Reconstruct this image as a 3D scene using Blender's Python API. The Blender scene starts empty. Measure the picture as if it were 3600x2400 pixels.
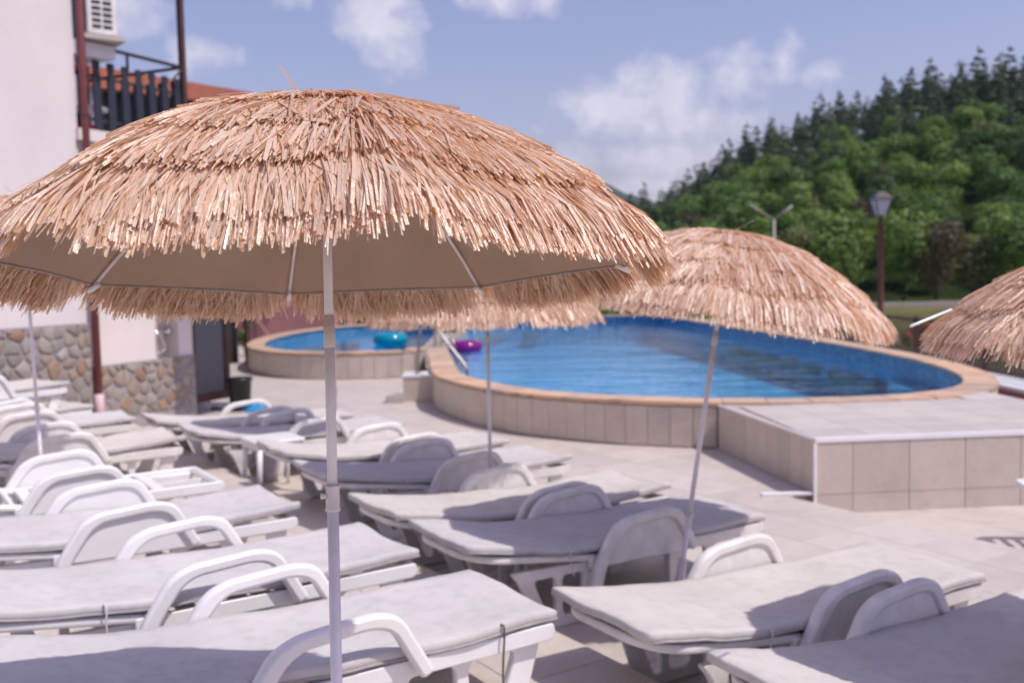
import bpy, bmesh, math, random
import numpy as np
from mathutils import Vector, Matrix, Quaternion, noise

# ------------------------------------------------------------------ camera, sky, sun, exposure
scene = bpy.context.scene
COL = scene.collection
rad = math.radians
random.seed(4); RNG = np.random.default_rng(4)

PITCH = math.atan((1200 - 955) / 3500.0); ROLL = 0.0216; EYE = 1.75
cam = bpy.data.cameras.new('camera'); cam.lens = 35; cam.sensor_width = 36
cam.clip_start = 0.05; cam.clip_end = 20000
camo = bpy.data.objects.new('camera', cam); COL.objects.link(camo); scene.camera = camo
_f = Vector((0, math.cos(PITCH), -math.sin(PITCH))); _u = Vector((0, math.sin(PITCH), math.cos(PITCH))); _r = Vector((1, 0, 0))
_c, _s = math.cos(ROLL), math.sin(ROLL)
right = _c * _r - _s * _u; up = _s * _r + _c * _u; back = -_f
camo.matrix_world = Matrix(((right.x, up.x, back.x, 0), (right.y, up.y, back.y, 0), (right.z, up.z, back.z, EYE), (0, 0, 0, 1)))
cam.dof.use_dof = True; cam.dof.focus_distance = 1.8; cam.dof.aperture_fstop = 4.0

SUNV = Vector((0.53, -0.25, 1.0)).normalized()
SUN_EL = math.asin(SUNV.z); SUN_AZ = math.atan2(SUNV.x, SUNV.y)
sun = bpy.data.lights.new('sun', 'SUN'); sun.energy = 3.1; sun.angle = rad(0.55); sun.color = (1.0, 0.945, 0.875)
suno = bpy.data.objects.new('sun', sun); COL.objects.link(suno)
suno.rotation_euler = (-SUNV).to_track_quat('-Z', 'Y').to_euler()

scene.view_settings.view_transform = 'Standard'; scene.view_settings.look = 'None'
scene.view_settings.exposure = 0.26; scene.view_settings.gamma = 1.0
scene.cycles.max_bounces = 10; scene.cycles.transparent_max_bounces = 12
scene.cycles.use_denoising = True
try: scene.cycles.denoiser = 'OPENIMAGEDENOISE'
except Exception: pass
scene.cycles.caustics_reflective = False; scene.cycles.caustics_refractive = False
scene.cycles.sample_clamp_indirect = 6.0

world = bpy.data.worlds.new('World'); scene.world = world; world.use_nodes = True
wt = world.node_tree; wt.nodes.clear()
def wn(t, **k):
    n = wt.nodes.new(t)
    for a, b in k.items(): setattr(n, a, b)
    return n
def wl(a, b): wt.links.new(a, b)
def wmath(op, a, b=None, c=None, clamp=False):
    n = wn('ShaderNodeMath', operation=op, use_clamp=clamp)
    for i, v in enumerate((a, b, c)):
        if v is None: continue
        if isinstance(v, (int, float)): n.inputs[i].default_value = v
        else: wl(v, n.inputs[i])
    return n.outputs[0]
sky = wn('ShaderNodeTexSky', sky_type='NISHITA', sun_disc=False)
sky.sun_elevation = SUN_EL; sky.sun_rotation = SUN_AZ; sky.altitude = 400; sky.air_density = 1.3; sky.dust_density = 2.2; sky.ozone_density = 1.6
tint = wn('ShaderNodeMixRGB', blend_type='MULTIPLY'); tint.inputs[0].default_value = 1
tint.inputs[2].default_value = (0.92, 0.76, 0.93, 1); wl(sky.outputs[0], tint.inputs[1])
tc = wn('ShaderNodeTexCoord'); sep = wn('ShaderNodeSeparateXYZ'); wl(tc.outputs['Generated'], sep.inputs[0])
az = wmath('ARCTAN2', sep.outputs[0], sep.outputs[1]); el = wmath('ARCSINE', sep.outputs[2])
nz = wn('ShaderNodeTexNoise'); nz.inputs['Scale'].default_value = 9; nz.inputs['Detail'].default_value = 9; nz.inputs['Roughness'].default_value = 0.58
nz.inputs['Distortion'].default_value = 0.25
wl(tc.outputs['Generated'], nz.inputs['Vector'])
nz2 = wn('ShaderNodeTexNoise'); nz2.inputs['Scale'].default_value = 38; nz2.inputs['Detail'].default_value = 6; nz2.inputs['Roughness'].default_value = 0.6
wl(tc.outputs['Generated'], nz2.inputs['Vector'])
# cumulus heaps: azimuth, elevation (rad), half width, half height, strength
HEAPS = [(-.128, .262, .046, .040, 1.0), (-.105, .235, .034, .034, .8), (-.205, .268, .042, .028, .75), (-.283, .208, .036, .020, 1.0),
         (-.305, .200, .020, .018, .6), (-.352, .252, .040, .034, .7), (-.005, .260, .055, .020, .75), (.045, .262, .020, .024, .7),
         (.112, .152, .046, .026, 1.0), (.158, .165, .044, .034, 1.05), (.222, .176, .042, .032, 1.0), (.268, .192, .022, .024, .85),
         (.185, .143, .120, .022, .8), (.300, .180, .040, .020, .25), (.135, .105, .130, .022, .75), (.085, .080, .160, .018, .75)]
mask = None
wob = wmath('ADD', wmath('MULTIPLY', nz.outputs['Fac'], 2.9), wmath('MULTIPLY', nz2.outputs['Fac'], 1.9))
cmb = wn('ShaderNodeCombineXYZ'); wl(az, cmb.inputs[0]); wl(el, cmb.inputs[1])
for a0, e0, ra, re, st in HEAPS:
    vs = wn('ShaderNodeVectorMath', operation='MULTIPLY_ADD'); wl(cmb.outputs[0], vs.inputs[0])
    vs.inputs[1].default_value = (1 / ra, 1 / re, 0); vs.inputs[2].default_value = (-a0 / ra, -e0 / re, 0)
    ln = wn('ShaderNodeVectorMath', operation='LENGTH'); wl(vs.outputs[0], ln.inputs[0])
    v = wmath('SUBTRACT', 1.15 - 2.4 - .7 * (1 - st), ln.outputs['Value'])
    mask = v if mask is None else wmath('MAXIMUM', mask, v)
mask = wmath('MULTIPLY', wmath('ADD', mask, wob), .95, clamp=True)
# elsewhere in the sky the same broken cumulus goes on
gen = wmath('MULTIPLY', wmath('SUBTRACT', nz.outputs['Fac'], .60), 5.0, clamp=True)
away = wmath('MULTIPLY', wmath('SUBTRACT', wmath('ABSOLUTE', az), .62), 4.0, clamp=True)
high = wmath('MULTIPLY', wmath('SUBTRACT', el, .42), 6.0, clamp=True)
gen = wmath('MULTIPLY', gen, wmath('MAXIMUM', away, high))
mask = wmath('MAXIMUM', mask, wmath('MULTIPLY', gen, .7))
shade = wn('ShaderNodeMixRGB'); wl(nz2.outputs['Fac'], shade.inputs[0])
shade.inputs[1].default_value = (3.9, 3.85, 5.0, 1); shade.inputs[2].default_value = (6.4, 6.1, 6.7, 1)
cm = wn('ShaderNodeMixRGB'); wl(wmath('MULTIPLY', mask, .90), cm.inputs[0]); wl(tint.outputs[0], cm.inputs[1]); wl(shade.outputs[0], cm.inputs[2])
bg = wn('ShaderNodeBackground'); bg.inputs[1].default_value = 0.127; wl(cm.outputs[0], bg.inputs[0])
wo = wn('ShaderNodeOutputWorld'); wl(bg.outputs[0], wo.inputs[0])

# ------------------------------------------------------------------ helpers
def tag(o, label=None, cat=None, group=None, kind=None):
    if label: o['label'] = label
    if cat: o['category'] = cat
    if group: o['group'] = group
    if kind: o['kind'] = kind
    return o
def empty(name, loc=(0, 0, 0), rot=None):
    o = bpy.data.objects.new(name, None); COL.objects.link(o); o.location = loc
    o.empty_display_size = 0.1
    if rot is not None:
        if isinstance(rot, Quaternion): o.rotation_mode = 'QUATERNION'; o.rotation_quaternion = rot
        else: o.rotation_euler = rot
    return o
def mkmesh(name, V, F, mats=None, smooth=False, tone=None, mi=None):
    me = bpy.data.meshes.new(name)
    me.from_pydata([tuple(v) for v in V], [], [tuple(f) for f in F]); me.update()
    if mats is not None:
        for m in (mats if isinstance(mats, (list, tuple)) else [mats]): me.materials.append(m)
    if mi is not None: me.polygons.foreach_set('material_index', mi)
    if smooth: me.polygons.foreach_set('use_smooth', [True] * len(me.polygons))
    if tone is not None:
        a = me.attributes.new('tone', 'FLOAT', 'POINT'); a.data.foreach_set('value', np.asarray(tone, dtype=np.float32))
    return me
def obj(name, me, parent=None, loc=None, rot=None, scale=None):
    o = bpy.data.objects.new(name, me); COL.objects.link(o)
    if parent is not None: o.parent = parent
    if loc is not None: o.location = loc
    if rot is not None: o.rotation_euler = rot
    if scale is not None: o.scale = scale
    return o
class B:
    """collects verts / faces of ONE piece"""
    def __init__(s): s.V = []; s.F = []
    def add(s, V, F):
        n = len(s.V); s.V += [tuple(v) for v in V]; s.F += [tuple(i + n for i in f) for f in F]; return s
    def box(s, x0, x1, y0, y1, z0, z1):
        return s.add([(x0, y0, z0), (x1, y0, z0), (x1, y1, z0), (x0, y1, z0), (x0, y0, z1), (x1, y0, z1), (x1, y1, z1), (x0, y1, z1)],
                     [(0, 3, 2, 1), (4, 5, 6, 7), (0, 1, 5, 4), (1, 2, 6, 5), (2, 3, 7, 6), (3, 0, 4, 7)])
    def tube(s, pts, r, n=10, cap=True):
        pts = [Vector(p) for p in pts]; rr = r if isinstance(r, (list, tuple)) else [r] * len(pts)
        base = len(s.V); t0 = (pts[1] - pts[0]).normalized()
        ref = Vector((0, 0, 1)) if abs(t0.z) < .9 else Vector((1, 0, 0))
        a = t0.cross(ref).normalized()
        for i, p in enumerate(pts):
            t = (pts[min(i + 1, len(pts) - 1)] - pts[max(i - 1, 0)]).normalized()
            a = (a - t * a.dot(t)).normalized(); b = t.cross(a)
            for k in range(n):
                w = 2 * math.pi * k / n
                q = p + (a * math.cos(w) + b * math.sin(w)) * rr[i]; s.V.append(tuple(q))
        for i in range(len(pts) - 1):
            for k in range(n):
                k2 = (k + 1) % n
                s.F.append((base + i * n + k, base + i * n + k2, base + (i + 1) * n + k2, base + (i + 1) * n + k))
        if cap:
            s.F.append(tuple(base + k for k in reversed(range(n)))); e = base + (len(pts) - 1) * n
            s.F.append(tuple(e + k for k in range(n)))
        return s
    def lathe(s, prof, n=20):
        base = len(s.V)
        for r, z in prof:
            for k in range(n):
                w = 2 * math.pi * k / n; s.V.append((r * math.cos(w), r * math.sin(w), z))
        for i in range(len(prof) - 1):
            for k in range(n):
                k2 = (k + 1) % n; s.F.append((base + i * n + k, base + i * n + k2, base + (i + 1) * n + k2, base + (i + 1) * n + k))
        return s
    def mesh(s, name, m, smooth=False): return mkmesh(name, s.V, s.F, m, smooth)
    def build(s, name, m, parent=None, smooth=False, loc=None, rot=None): return obj(name, s.mesh(name, m, smooth), parent, loc, rot)
def bevel(me, w, seg=2, ang=35):
    bm = bmesh.new(); bm.from_mesh(me)
    es = [e for e in bm.edges if len(e.link_faces) == 2 and e.calc_face_angle(0) > rad(ang)]
    bmesh.ops.bevel(bm, geom=es, offset=w, segments=seg, affect='EDGES', clamp_overlap=True)
    bm.to_mesh(me); bm.free(); me.update(); return me
def smooth_by_angle(me, ang=40):
    me.polygons.foreach_set('use_smooth', [True] * len(me.polygons))
    bm = bmesh.new(); bm.from_mesh(me)
    for e in bm.edges: e.smooth = not (len(e.link_faces) == 2 and e.calc_face_angle(0) > rad(ang))
    bm.to_mesh(me); bm.free(); return me
def round_poly(P, r, n=5):
    """polygon with rounded corners; r single or list"""
    out = []; m = len(P)
    for i in range(m):
        p = Vector(P[i]); a = Vector(P[i - 1]); b = Vector(P[(i + 1) % m]); ri = r[i] if isinstance(r, (list, tuple)) else r
        if ri <= 0: out.append(tuple(p)); continue
        da = (a - p); db = (b - p); la, lb = da.length, db.length; d = min(ri, la * .48, lb * .48)
        q0 = p + da / la * d; q1 = p + db / lb * d
        for k in range(n + 1):
            t = k / n; out.append(tuple((1 - t) ** 2 * q0 + 2 * t * (1 - t) * p + t * t * q1))
    return out
def plate(name, loops, thick, bev, m, plane='XY'):
    """flat plate with holes: first loop outer, others holes (2D)"""
    cu = bpy.data.curves.new('tmp', 'CURVE'); cu.dimensions = '2D'; cu.fill_mode = 'BOTH'
    cu.extrude = max(thick / 2 - bev, 0.0005); cu.bevel_depth = bev; cu.bevel_resolution = 1; cu.offset = -bev
    for L in loops:
        sp = cu.splines.new('POLY'); sp.points.add(len(L) - 1); sp.use_cyclic_u = True
        for i, p in enumerate(L): sp.points[i].co = (p[0], p[1], 0, 1)
    o = bpy.data.objects.new('tmp', cu); COL.objects.link(o)
    me = bpy.data.meshes.new_from_object(o); me.name = name
    bpy.data.objects.remove(o); bpy.data.curves.remove(cu)
    if plane == 'XZ':
        for v in me.vertices: v.co = (v.co.x, -v.co.z, v.co.y)
    me.materials.clear(); me.materials.append(m)
    smooth_by_angle(me, 50); return me
def copy_tree(o, parent=None):
    c = o.copy(); COL.objects.link(c); c.parent = parent
    for ch in list(o.children): copy_tree(ch, c)
    return c
def catmull(P, n=6, closed=True):
    P = [Vector(p) for p in P]; out = []; m = len(P)
    rng = range(m) if closed else range(m - 1)
    for i in rng:
        p0 = P[(i - 1) % m] if closed or i > 0 else P[0]; p1 = P[i]; p2 = P[(i + 1) % m]; p3 = P[(i + 2) % m] if closed or i + 2 < m else P[-1]
        for k in range(n):
            t = k / n
            out.append(.5 * ((2 * p1) + (p2 - p0) * t + (2 * p0 - 5 * p1 + 4 * p2 - p3) * t * t + (3 * p1 - p0 - 3 * p2 + p3) * t ** 3))
    if not closed: out.append(P[-1])
    return out

# ------------------------------------------------------------------ materials
MATS = {}
class NT:
    def __init__(s, name):
        s.m = bpy.data.materials.new(name); s.m.use_nodes = True; s.t = s.m.node_tree; s.t.nodes.clear()
        s.out = s.t.nodes.new('ShaderNodeOutputMaterial'); MATS[name] = s.m
    def n(s, t, **k):
        x = s.t.nodes.new(t)
        for a, b in k.items():
            if a == 'ins':
                for key, v in b.items():
                    if hasattr(v, 'is_linked') or hasattr(v, 'links'): s.t.links.new(v, x.inputs[key])
                    else: x.inputs[key].default_value = v
            else: setattr(x, a, b)
        return x
    def l(s, a, b): s.t.links.new(a, b)
    def coord(s, kind='Object'): return s.n('ShaderNodeTexCoord').outputs[kind]
    def noise(s, scale, detail=4, rough=.5, vec=None, dist=0.):
        x = s.n('ShaderNodeTexNoise', ins={'Scale': scale, 'Detail': detail, 'Roughness': rough, 'Distortion': dist})
        if vec is not None: s.l(vec, x.inputs['Vector'])
        return x.outputs['Fac']
    def ramp(s, fac, stops):
        r = s.n('ShaderNodeValToRGB'); s.l(fac, r.inputs[0]); e = r.color_ramp.elements
        while len(e) < len(stops): e.new(.5)
        for i, (p, c) in enumerate(stops): e[i].position = p; e[i].color = (*c, 1)
        return r.outputs[0]
    def mix(s, fac, a, b, mode='MIX'):
        x = s.n('ShaderNodeMixRGB', blend_type=mode)
        for i, v in ((0, fac), (1, a), (2, b)):
            if isinstance(v, (int, float)): x.inputs[i].default_value = v
            elif isinstance(v, tuple): x.inputs[i].default_value = (*v, 1) if len(v) == 3 else v
            else: s.l(v, x.inputs[i])
        return x.outputs[0]
    def math(s, op, a, b=None, clamp=False):
        x = s.n('ShaderNodeMath', operation=op, use_clamp=clamp)
        for i, v in enumerate((a, b)):
            if v is None: continue
            if isinstance(v, (int, float)): x.inputs[i].default_value = v
            else: s.l(v, x.inputs[i])
        return x.outputs[0]
    def bump(s, h, strength=.3, dist=.01):
        b = s.n('ShaderNodeBump', ins={'Strength': strength, 'Distance': dist}); s.l(h, b.inputs['Height']); return b.outputs[0]
    def bsdf(s, col, rough=.5, normal=None, spec=.5, metal=0, trans=None, coat=0, link=True):
        p = s.n('ShaderNodeBsdfPrincipled')
        if isinstance(col, tuple): p.inputs['Base Color'].default_value = (*col, 1)
        else: s.l(col, p.inputs['Base Color'])
        if isinstance(rough, (int, float)): p.inputs['Roughness'].default_value = rough
        else: s.l(rough, p.inputs['Roughness'])
        p.inputs['Specular IOR Level'].default_value = spec; p.inputs['Metallic'].default_value = metal
        p.inputs['Coat Weight'].default_value = coat
        if normal is not None: s.l(normal, p.inputs['Normal'])
        sh = p.outputs[0]
        if trans:
            tcol, tw = trans; tr = s.n('ShaderNodeBsdfTranslucent')
            if isinstance(tcol, tuple): tr.inputs[0].default_value = (*tcol, 1)
            else: s.l(tcol, tr.inputs[0])
            mx = s.n('ShaderNodeMixShader'); mx.inputs[0].default_value = tw
            s.l(p.outputs[0], mx.inputs[1]); s.l(tr.outputs[0], mx.inputs[2]); sh = mx.outputs[0]
        if link: s.l(sh, s.out.inputs[0])
        return sh

def m_basic(name, col, rough=.5, var=.12, scale=6, bump=.0, bscale=60, spec=.5, metal=0, dark=None, coat=0):
    t = NT(name); c = t.coord(); nz = t.noise(scale, 5, .6, c)
    lo = dark or tuple(x * (1 - var) for x in col); hi = tuple(min(1, x * (1 + var)) for x in col)
    colr = t.ramp(nz, [(.3, lo), (.7, hi)])
    nm = t.bump(t.noise(bscale, 4, .6, c), bump, .004) if bump else None
    t.bsdf(colr, rough, nm, spec, metal, coat=coat); return t.m

def m_tile(name, col, rough=.35):
    t = NT(name); c = t.coord(); oi = t.n('ShaderNodeObjectInfo')
    vec = t.n('ShaderNodeVectorMath', operation='ADD'); t.l(c, vec.inputs[0]); t.l(oi.outputs['Location'], vec.inputs[1])
    n1 = t.noise(3.5, 6, .62, vec.outputs[0]); n2 = t.noise(22, 5, .65, vec.outputs[0])
    base = t.ramp(n1, [(.32, tuple(x * .90 for x in col)), (.5, col), (.72, tuple(min(1, x * 1.06) for x in col))])
    v = t.math('ADD', .93, t.math('MULTIPLY', oi.outputs['Random'], .12))
    hs = t.n('ShaderNodeHueSaturation'); t.l(base, hs.inputs['Color']); t.l(v, hs.inputs['Value'])
    grime = t.ramp(n2, [(.40, (.80, .76, .72)), (.58, (1, 1, 1))])
    cc = t.mix(.24, hs.outputs[0], grime, 'MULTIPLY')
    r = t.math('ADD', rough, t.math('MULTIPLY', n2, .2))
    t.bsdf(cc, r, t.bump(n2, .05, .002)); return t.m

M_deck = m_tile('deck_tile', (.56, .497, .452), .36)
M_walltile = m_tile('wall_tile', (.57, .49, .425), .4)
M_grout = m_basic('grout', (.30, .25, .21), .9, .2, 20)
M_walkgrout = m_basic('pale_grout', (.42, .36, .32), .9, .15, 20)
M_trim = m_basic('white_trim', (.86, .84, .86), .4, .05)
M_plastic = m_basic('white_plastic', (.76, .755, .77), .28, .07, 5, .06, 30, .5, dark=(.74, .72, .71))
M_plastic_old = m_basic('aged_white_plastic', (.74, .715, .70), .42, .10, 7, .1, 40, .5, dark=(.62, .585, .56))
M_pole = m_basic('white_enamel', (.80, .77, .80), .35, .08, 12)
M_joint = m_basic('pole_joint_plastic', (.70, .66, .66), .45, .06, 15)
M_tip = m_basic('white_cap', (.86, .86, .9), .25, .03)
M_steel = m_basic('stainless', (.36, .34, .34), .38, .05, metal=1)
M_chrome = m_basic('chrome', (.8, .78, .8), .08, .03, metal=1)
M_blackmetal = m_basic('dark_metal', (.035, .028, .030), .45, .2)
M_brownmetal = m_basic('brown_metal', (.075, .032, .028), .5, .2)
M_redbrown = m_basic('red_brown_paint', (.17, .065, .052), .5, .15)
M_maroon = m_basic('maroon_paint', (.20, .055, .06), .5, .15)
M_maroonwall = m_basic('maroon_wall', (.36, .17, .17), .8, .08, 3, .2, 90)
M_pinkpipe = m_basic('pink_pipe', (.62, .46, .48), .6, .1)
M_stucco = m_basic('white_stucco', (.70, .64, .64), .9, .06, 1.4, .5, 110)
M_stucco2 = m_basic('cream_stucco', (.72, .65, .62), .9, .06, 1.4, .5, 110)
M_mortar = m_basic('mortar', (.30, .28, .28), .95, .15, 8, .5, 60)
M_bluegrey = m_basic('blue_grey_wood', (.022, .028, .045), .6, .2, 10, .2, 40)
M_orange = m_basic('orange_roof', (.40, .125, .07), .6, .15, 6)
M_dark = m_basic('dark_interior', (.03, .025, .02), .8, .3)
M_black = m_basic('black_plastic', (.02, .02, .025), .35, .2)
M_red = m_basic('red_fabric', (.65, .02, .03), .6, .1)
M_white_wall = m_basic('white_kerb', (.72, .70, .74), .8, .08, 3, .2, 80)
M_concrete = m_basic('concrete', (.46, .42, .39), .9, .15, .6, .2, 20)
M_bluecloth = m_basic('blue_towel', (.0, .22, .48), .8, .1)
M_greycloth = m_basic('grey_cloth', (.42, .40, .46), .9, .1, 12)
M_string = m_basic('tie_tape', (.62, .58, .56), .8, .1, 30)
M_darkstring = m_basic('dark_tie_tape', (.10, .085, .08), .8, .1, 30)
M_bark = m_basic('bark', (.07, .05, .04), .9, .3, 3, .3, 10)

def mk_fabric(name, col):
    t = NT(name); c = t.coord(); n1 = t.noise(2.2, 6, .65, c); n2 = t.noise(420, 2, .5, c); n3 = t.noise(14, 5, .7, c)
    col1 = t.ramp(n1, [(.3, tuple(x * .90 for x in col)), (.7, tuple(min(1, x * 1.05) for x in col))])
    st = t.ramp(n3, [(.36, (.82, .81, .80)), (.52, (1, 1, 1))])
    cc = t.mix(.55, col1, st, 'MULTIPLY')
    wv = t.math('ADD', t.math('MULTIPLY', n2, .35), t.math('MULTIPLY', n3, 1.0))
    t.bsdf(cc, .92, t.bump(wv, .35, .004), .15); return t.m
M_fabric = mk_fabric('mattress_fabric', (.55, .525, .53))
M_fabric2 = mk_fabric('mattress_fabric_warm', (.57, .54, .52))
M_piping = m_basic('mattress_edge', (.36, .33, .33), .95, .2, 18, .3, 60)

def mk_thatch():
    t = NT('raffia'); a = t.n('ShaderNodeAttribute', attribute_name='tone'); c = t.coord()
    col = t.ramp(a.outputs['Fac'], [(0.0, (.66, .44, .28)), (.3, (.845, .645, .475)), (.7, (.91, .75, .60)), (1.0, (.93, .83, .72))])
    n1 = t.noise(95, 4, .6, c); n2 = t.noise(26, 3, .6, c)
    cc = t.mix(.4, col, t.ramp(n1, [(.3, (.86, .80, .74)), (.7, (1, 1, 1))]), 'MULTIPLY')
    rough = t.math('ADD', .11, t.math('MULTIPLY', n2, .26))
    nm = t.bump(t.math('ADD', n1, t.math('MULTIPLY', n2, .7)), .55, .006)
    t.bsdf(cc, rough, nm, 1.0, trans=(t.mix(1.0, cc, (1.0, .74, .52), 'MULTIPLY'), .34), coat=.35); return t.m
M_thatch = mk_thatch()
def mk_canvas():
    t = NT('canvas'); c = t.coord(); n1 = t.noise(5, 6, .65, c); n2 = t.noise(600, 2, .5, c)
    col = t.ramp(n1, [(.3, (.54, .41, .315)), (.62, (.63, .49, .385)), (.8, (.65, .52, .41))])
    t.bsdf(col, .85, t.bump(n2, .15, .001), .2, trans=((.68, .41, .24), .38)); return t.m
M_canvas = mk_canvas()

def mk_coping():
    t = NT('coping_stone'); c = t.coord(); oi = t.n('ShaderNodeObjectInfo')
    vec = t.n('ShaderNodeVectorMath', operation='ADD'); t.l(c, vec.inputs[0]); t.l(oi.outputs['Location'], vec.inputs[1])
    n1 = t.noise(4, 6, .65, vec.outputs[0]); n2 = t.noise(30, 4, .6, vec.outputs[0])
    col = t.ramp(n1, [(.28, (.34, .21, .135)), (.45, (.56, .385, .27)), (.62, (.58, .39, .25)), (.8, (.47, .34, .27))])
    hs = t.n('ShaderNodeHueSaturation'); t.l(col, hs.inputs['Color'])
    t.l(t.math('ADD', .82, t.math('MULTIPLY', oi.outputs['Random'], .34)), hs.inputs['Value'])
    t.l(t.math('ADD', .85, t.math('MULTIPLY', oi.outputs['Random'], .3)), hs.inputs['Saturation'])
    t.bsdf(hs.outputs[0], .6, t.bump(n2, .25, .004)); return t.m
M_coping = mk_coping()
def mk_mosaic():
    t = NT('blue_mosaic'); c = t.coord(); s = t.n('ShaderNodeSeparateXYZ'); t.l(c, s.inputs[0])
    vor = t.n('ShaderNodeTexVoronoi', feature='F1', distance='CHEBYCHEV', ins={'Scale': 22.0, 'Randomness': 0.0}); t.l(c, vor.inputs['Vector'])
    colr = t.ramp(t.n('ShaderNodeSeparateColor', ins={0: vor.outputs['Color']}).outputs[0], [(.0, (.05, .15, .30)), (.45, (.08, .22, .38)), (.8, (.12, .31, .46)), (1., (.24, .45, .56))])
    g = t.ramp(vor.outputs['Distance'], [(.42, (1, 1, 1)), (.47, (.55, .6, .7))])
    t.bsdf(t.mix(1.0, colr, g, 'MULTIPLY'), .2); return t.m
M_mosaic = mk_mosaic()
def mk_poolfloor():
    t = NT('pool_floor_mosaic'); c = t.coord(); vor = t.n('ShaderNodeTexVoronoi', feature='F1', distance='CHEBYCHEV', ins={'Scale': 12.0, 'Randomness': 0.0}); t.l(c, vor.inputs['Vector'])
    colr = t.ramp(t.n('ShaderNodeSeparateColor', ins={0: vor.outputs['Color']}).outputs[0], [(.0, (.10, .46, .70)), (1., (.22, .66, .84))])
    t.bsdf(colr, .3); return t.m
M_poolfloor = mk_poolfloor()
def mk_water(name, tintc, scale, strength, rough=.02, detail=3, stretch=(1, 1, 1)):
    t = NT(name); c = t.coord(); mp = t.n('ShaderNodeMapping', ins={'Scale': stretch}); t.l(c, mp.inputs[0])
    h = t.math('ADD', t.noise(scale, detail, .55, mp.outputs[0], .4), t.math('ADD', t.math('MULTIPLY', t.noise(scale * 3.1, 2, .5, mp.outputs[0]), .35), t.math('MULTIPLY', t.noise(scale * .35, 2, .5, mp.outputs[0]), 1.2)))
    nm = t.bump(h, strength, .020)
    gl = t.n('ShaderNodeBsdfGlossy', ins={'Roughness': rough, 'Color': (1, 1, 1, 1)}); t.l(nm, gl.inputs['Normal'])
    tr = t.n('ShaderNodeBsdfTransparent', ins={'Color': (*tintc, 1)})
    fr = t.n('ShaderNodeFresnel', ins={'IOR': 1.33}); t.l(nm, fr.inputs['Normal'])
    mx = t.n('ShaderNodeMixShader'); t.l(fr.outputs[0], mx.inputs[0]); t.l(tr.outputs[0], mx.inputs[1]); t.l(gl.outputs[0], mx.inputs[2])
    t.l(mx.outputs[0], t.out.inputs[0]); return t.m
M_step = m_basic('pale_blue_mosaic', (.30, .62, .74), .3, .1, 20)
M_water = mk_water('pool_water', (.34, .80, 1.0), 2.0, 1.0, .0, 4, (.6, 1.2, 1))
def mk_river():
    t = NT('river_water'); c = t.coord(); n1 = t.noise(.06, 4, .6, c); n2 = t.noise(1.2, 3, .6, c)
    col = t.ramp(n1, [(.3, (.060, .055, .028)), (.7, (.085, .072, .036))])
    t.bsdf(col, .22, t.bump(n2, .3, .08), .5); return t.m
M_river = mk_river()
def mk_ground():
    t = NT('earth_and_grass'); c = t.coord(); n1 = t.noise(.12, 6, .65, c); n2 = t.noise(1.6, 5, .65, c)
    col = t.ramp(n1, [(.30, (.060, .085, .022)), (.5, (.13, .125, .045)), (.62, (.24, .165, .09)), (.8, (.09, .10, .03))])
    col2 = t.mix(t.math('MULTIPLY', n2, .6), col, (.05, .075, .02))
    t.bsdf(col2, .95, t.bump(n2, .5, .2), .1); return t.m
M_ground = mk_ground()
def mk_soilhill(name, c0, c1):
    t = NT(name); c = t.coord(); n1 = t.noise(.05, 6, .7, c); n2 = t.noise(.5, 5, .7, c)
    t.bsdf(t.mix(n2, t.ramp(n1, [(.3, c0), (.7, c1)]), c0), .95, t.bump(n2, 1., 1.0), .05); return t.m
M_hill = mk_soilhill('forest_floor', (.018, .030, .010), (.035, .055, .016))
M_mount = mk_soilhill('far_forest', (.020, .034, .014), (.034, .052, .02))
def mk_leaf(name, stops, tw=.3):
    t = NT(name); a = t.n('ShaderNodeAttribute', attribute_name='tone'); oi = t.n('ShaderNodeObjectInfo')
    f = t.math('ADD', t.math('MULTIPLY', a.outputs['Fac'], .38), t.math('MULTIPLY', oi.outputs['Random'], .62))
    col = t.ramp(f, stops)
    t.bsdf(col, .55, None, .25, trans=(t.mix(1., col, (1.3, 1.5, .5), 'MULTIPLY'), tw)); return t.m
M_leaf = mk_leaf('broad_leaves', [(.0, (.046, .092, .040)), (.35, (.088, .162, .052)), (.7, (.16, .25, .064)), (1., (.27, .33, .12))])
M_pine = mk_leaf('pine_needles', [(.0, (.058, .094, .060)), (.5, (.095, .140, .078)), (.85, (.145, .175, .09)), (1., (.21, .17, .105))], .12)
M_willow = mk_leaf('pale_leaves', [(.0, (.09, .12, .05)), (.5, (.15, .17, .075)), (1., (.21, .21, .10))])
M_brownleaf = mk_leaf('dry_leaves', [(.0, (.07, .055, .04)), (.5, (.11, .085, .06)), (1., (.14, .13, .06))])
M_flower = m_basic('red_petals', (.60, .035, .045), .7, .2)
M_ring_t = None
def mk_inflatable(name, col, tcol):
    t = NT(name); t.bsdf(col, .15, None, .5, trans=(tcol, .35), coat=.3); return t.m
M_turq = mk_inflatable('turquoise_vinyl', (.0, .36, .50), (.0, .55, .7))
M_mag = mk_inflatable('magenta_vinyl', (.30, .005, .24), (.5, .01, .4))
def mk_glass(name, col, rough, a=.55):
    t = NT(name); t.bsdf(col, rough, None, .6); return t.m
M_frost = mk_glass('frosted_glass', (.12, .125, .135), .3)
M_darkglass = mk_glass('dark_glass', (.035, .025, .022), .06)
M_lampglass = mk_glass('lamp_glass', (.62, .60, .68), .25)
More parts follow.
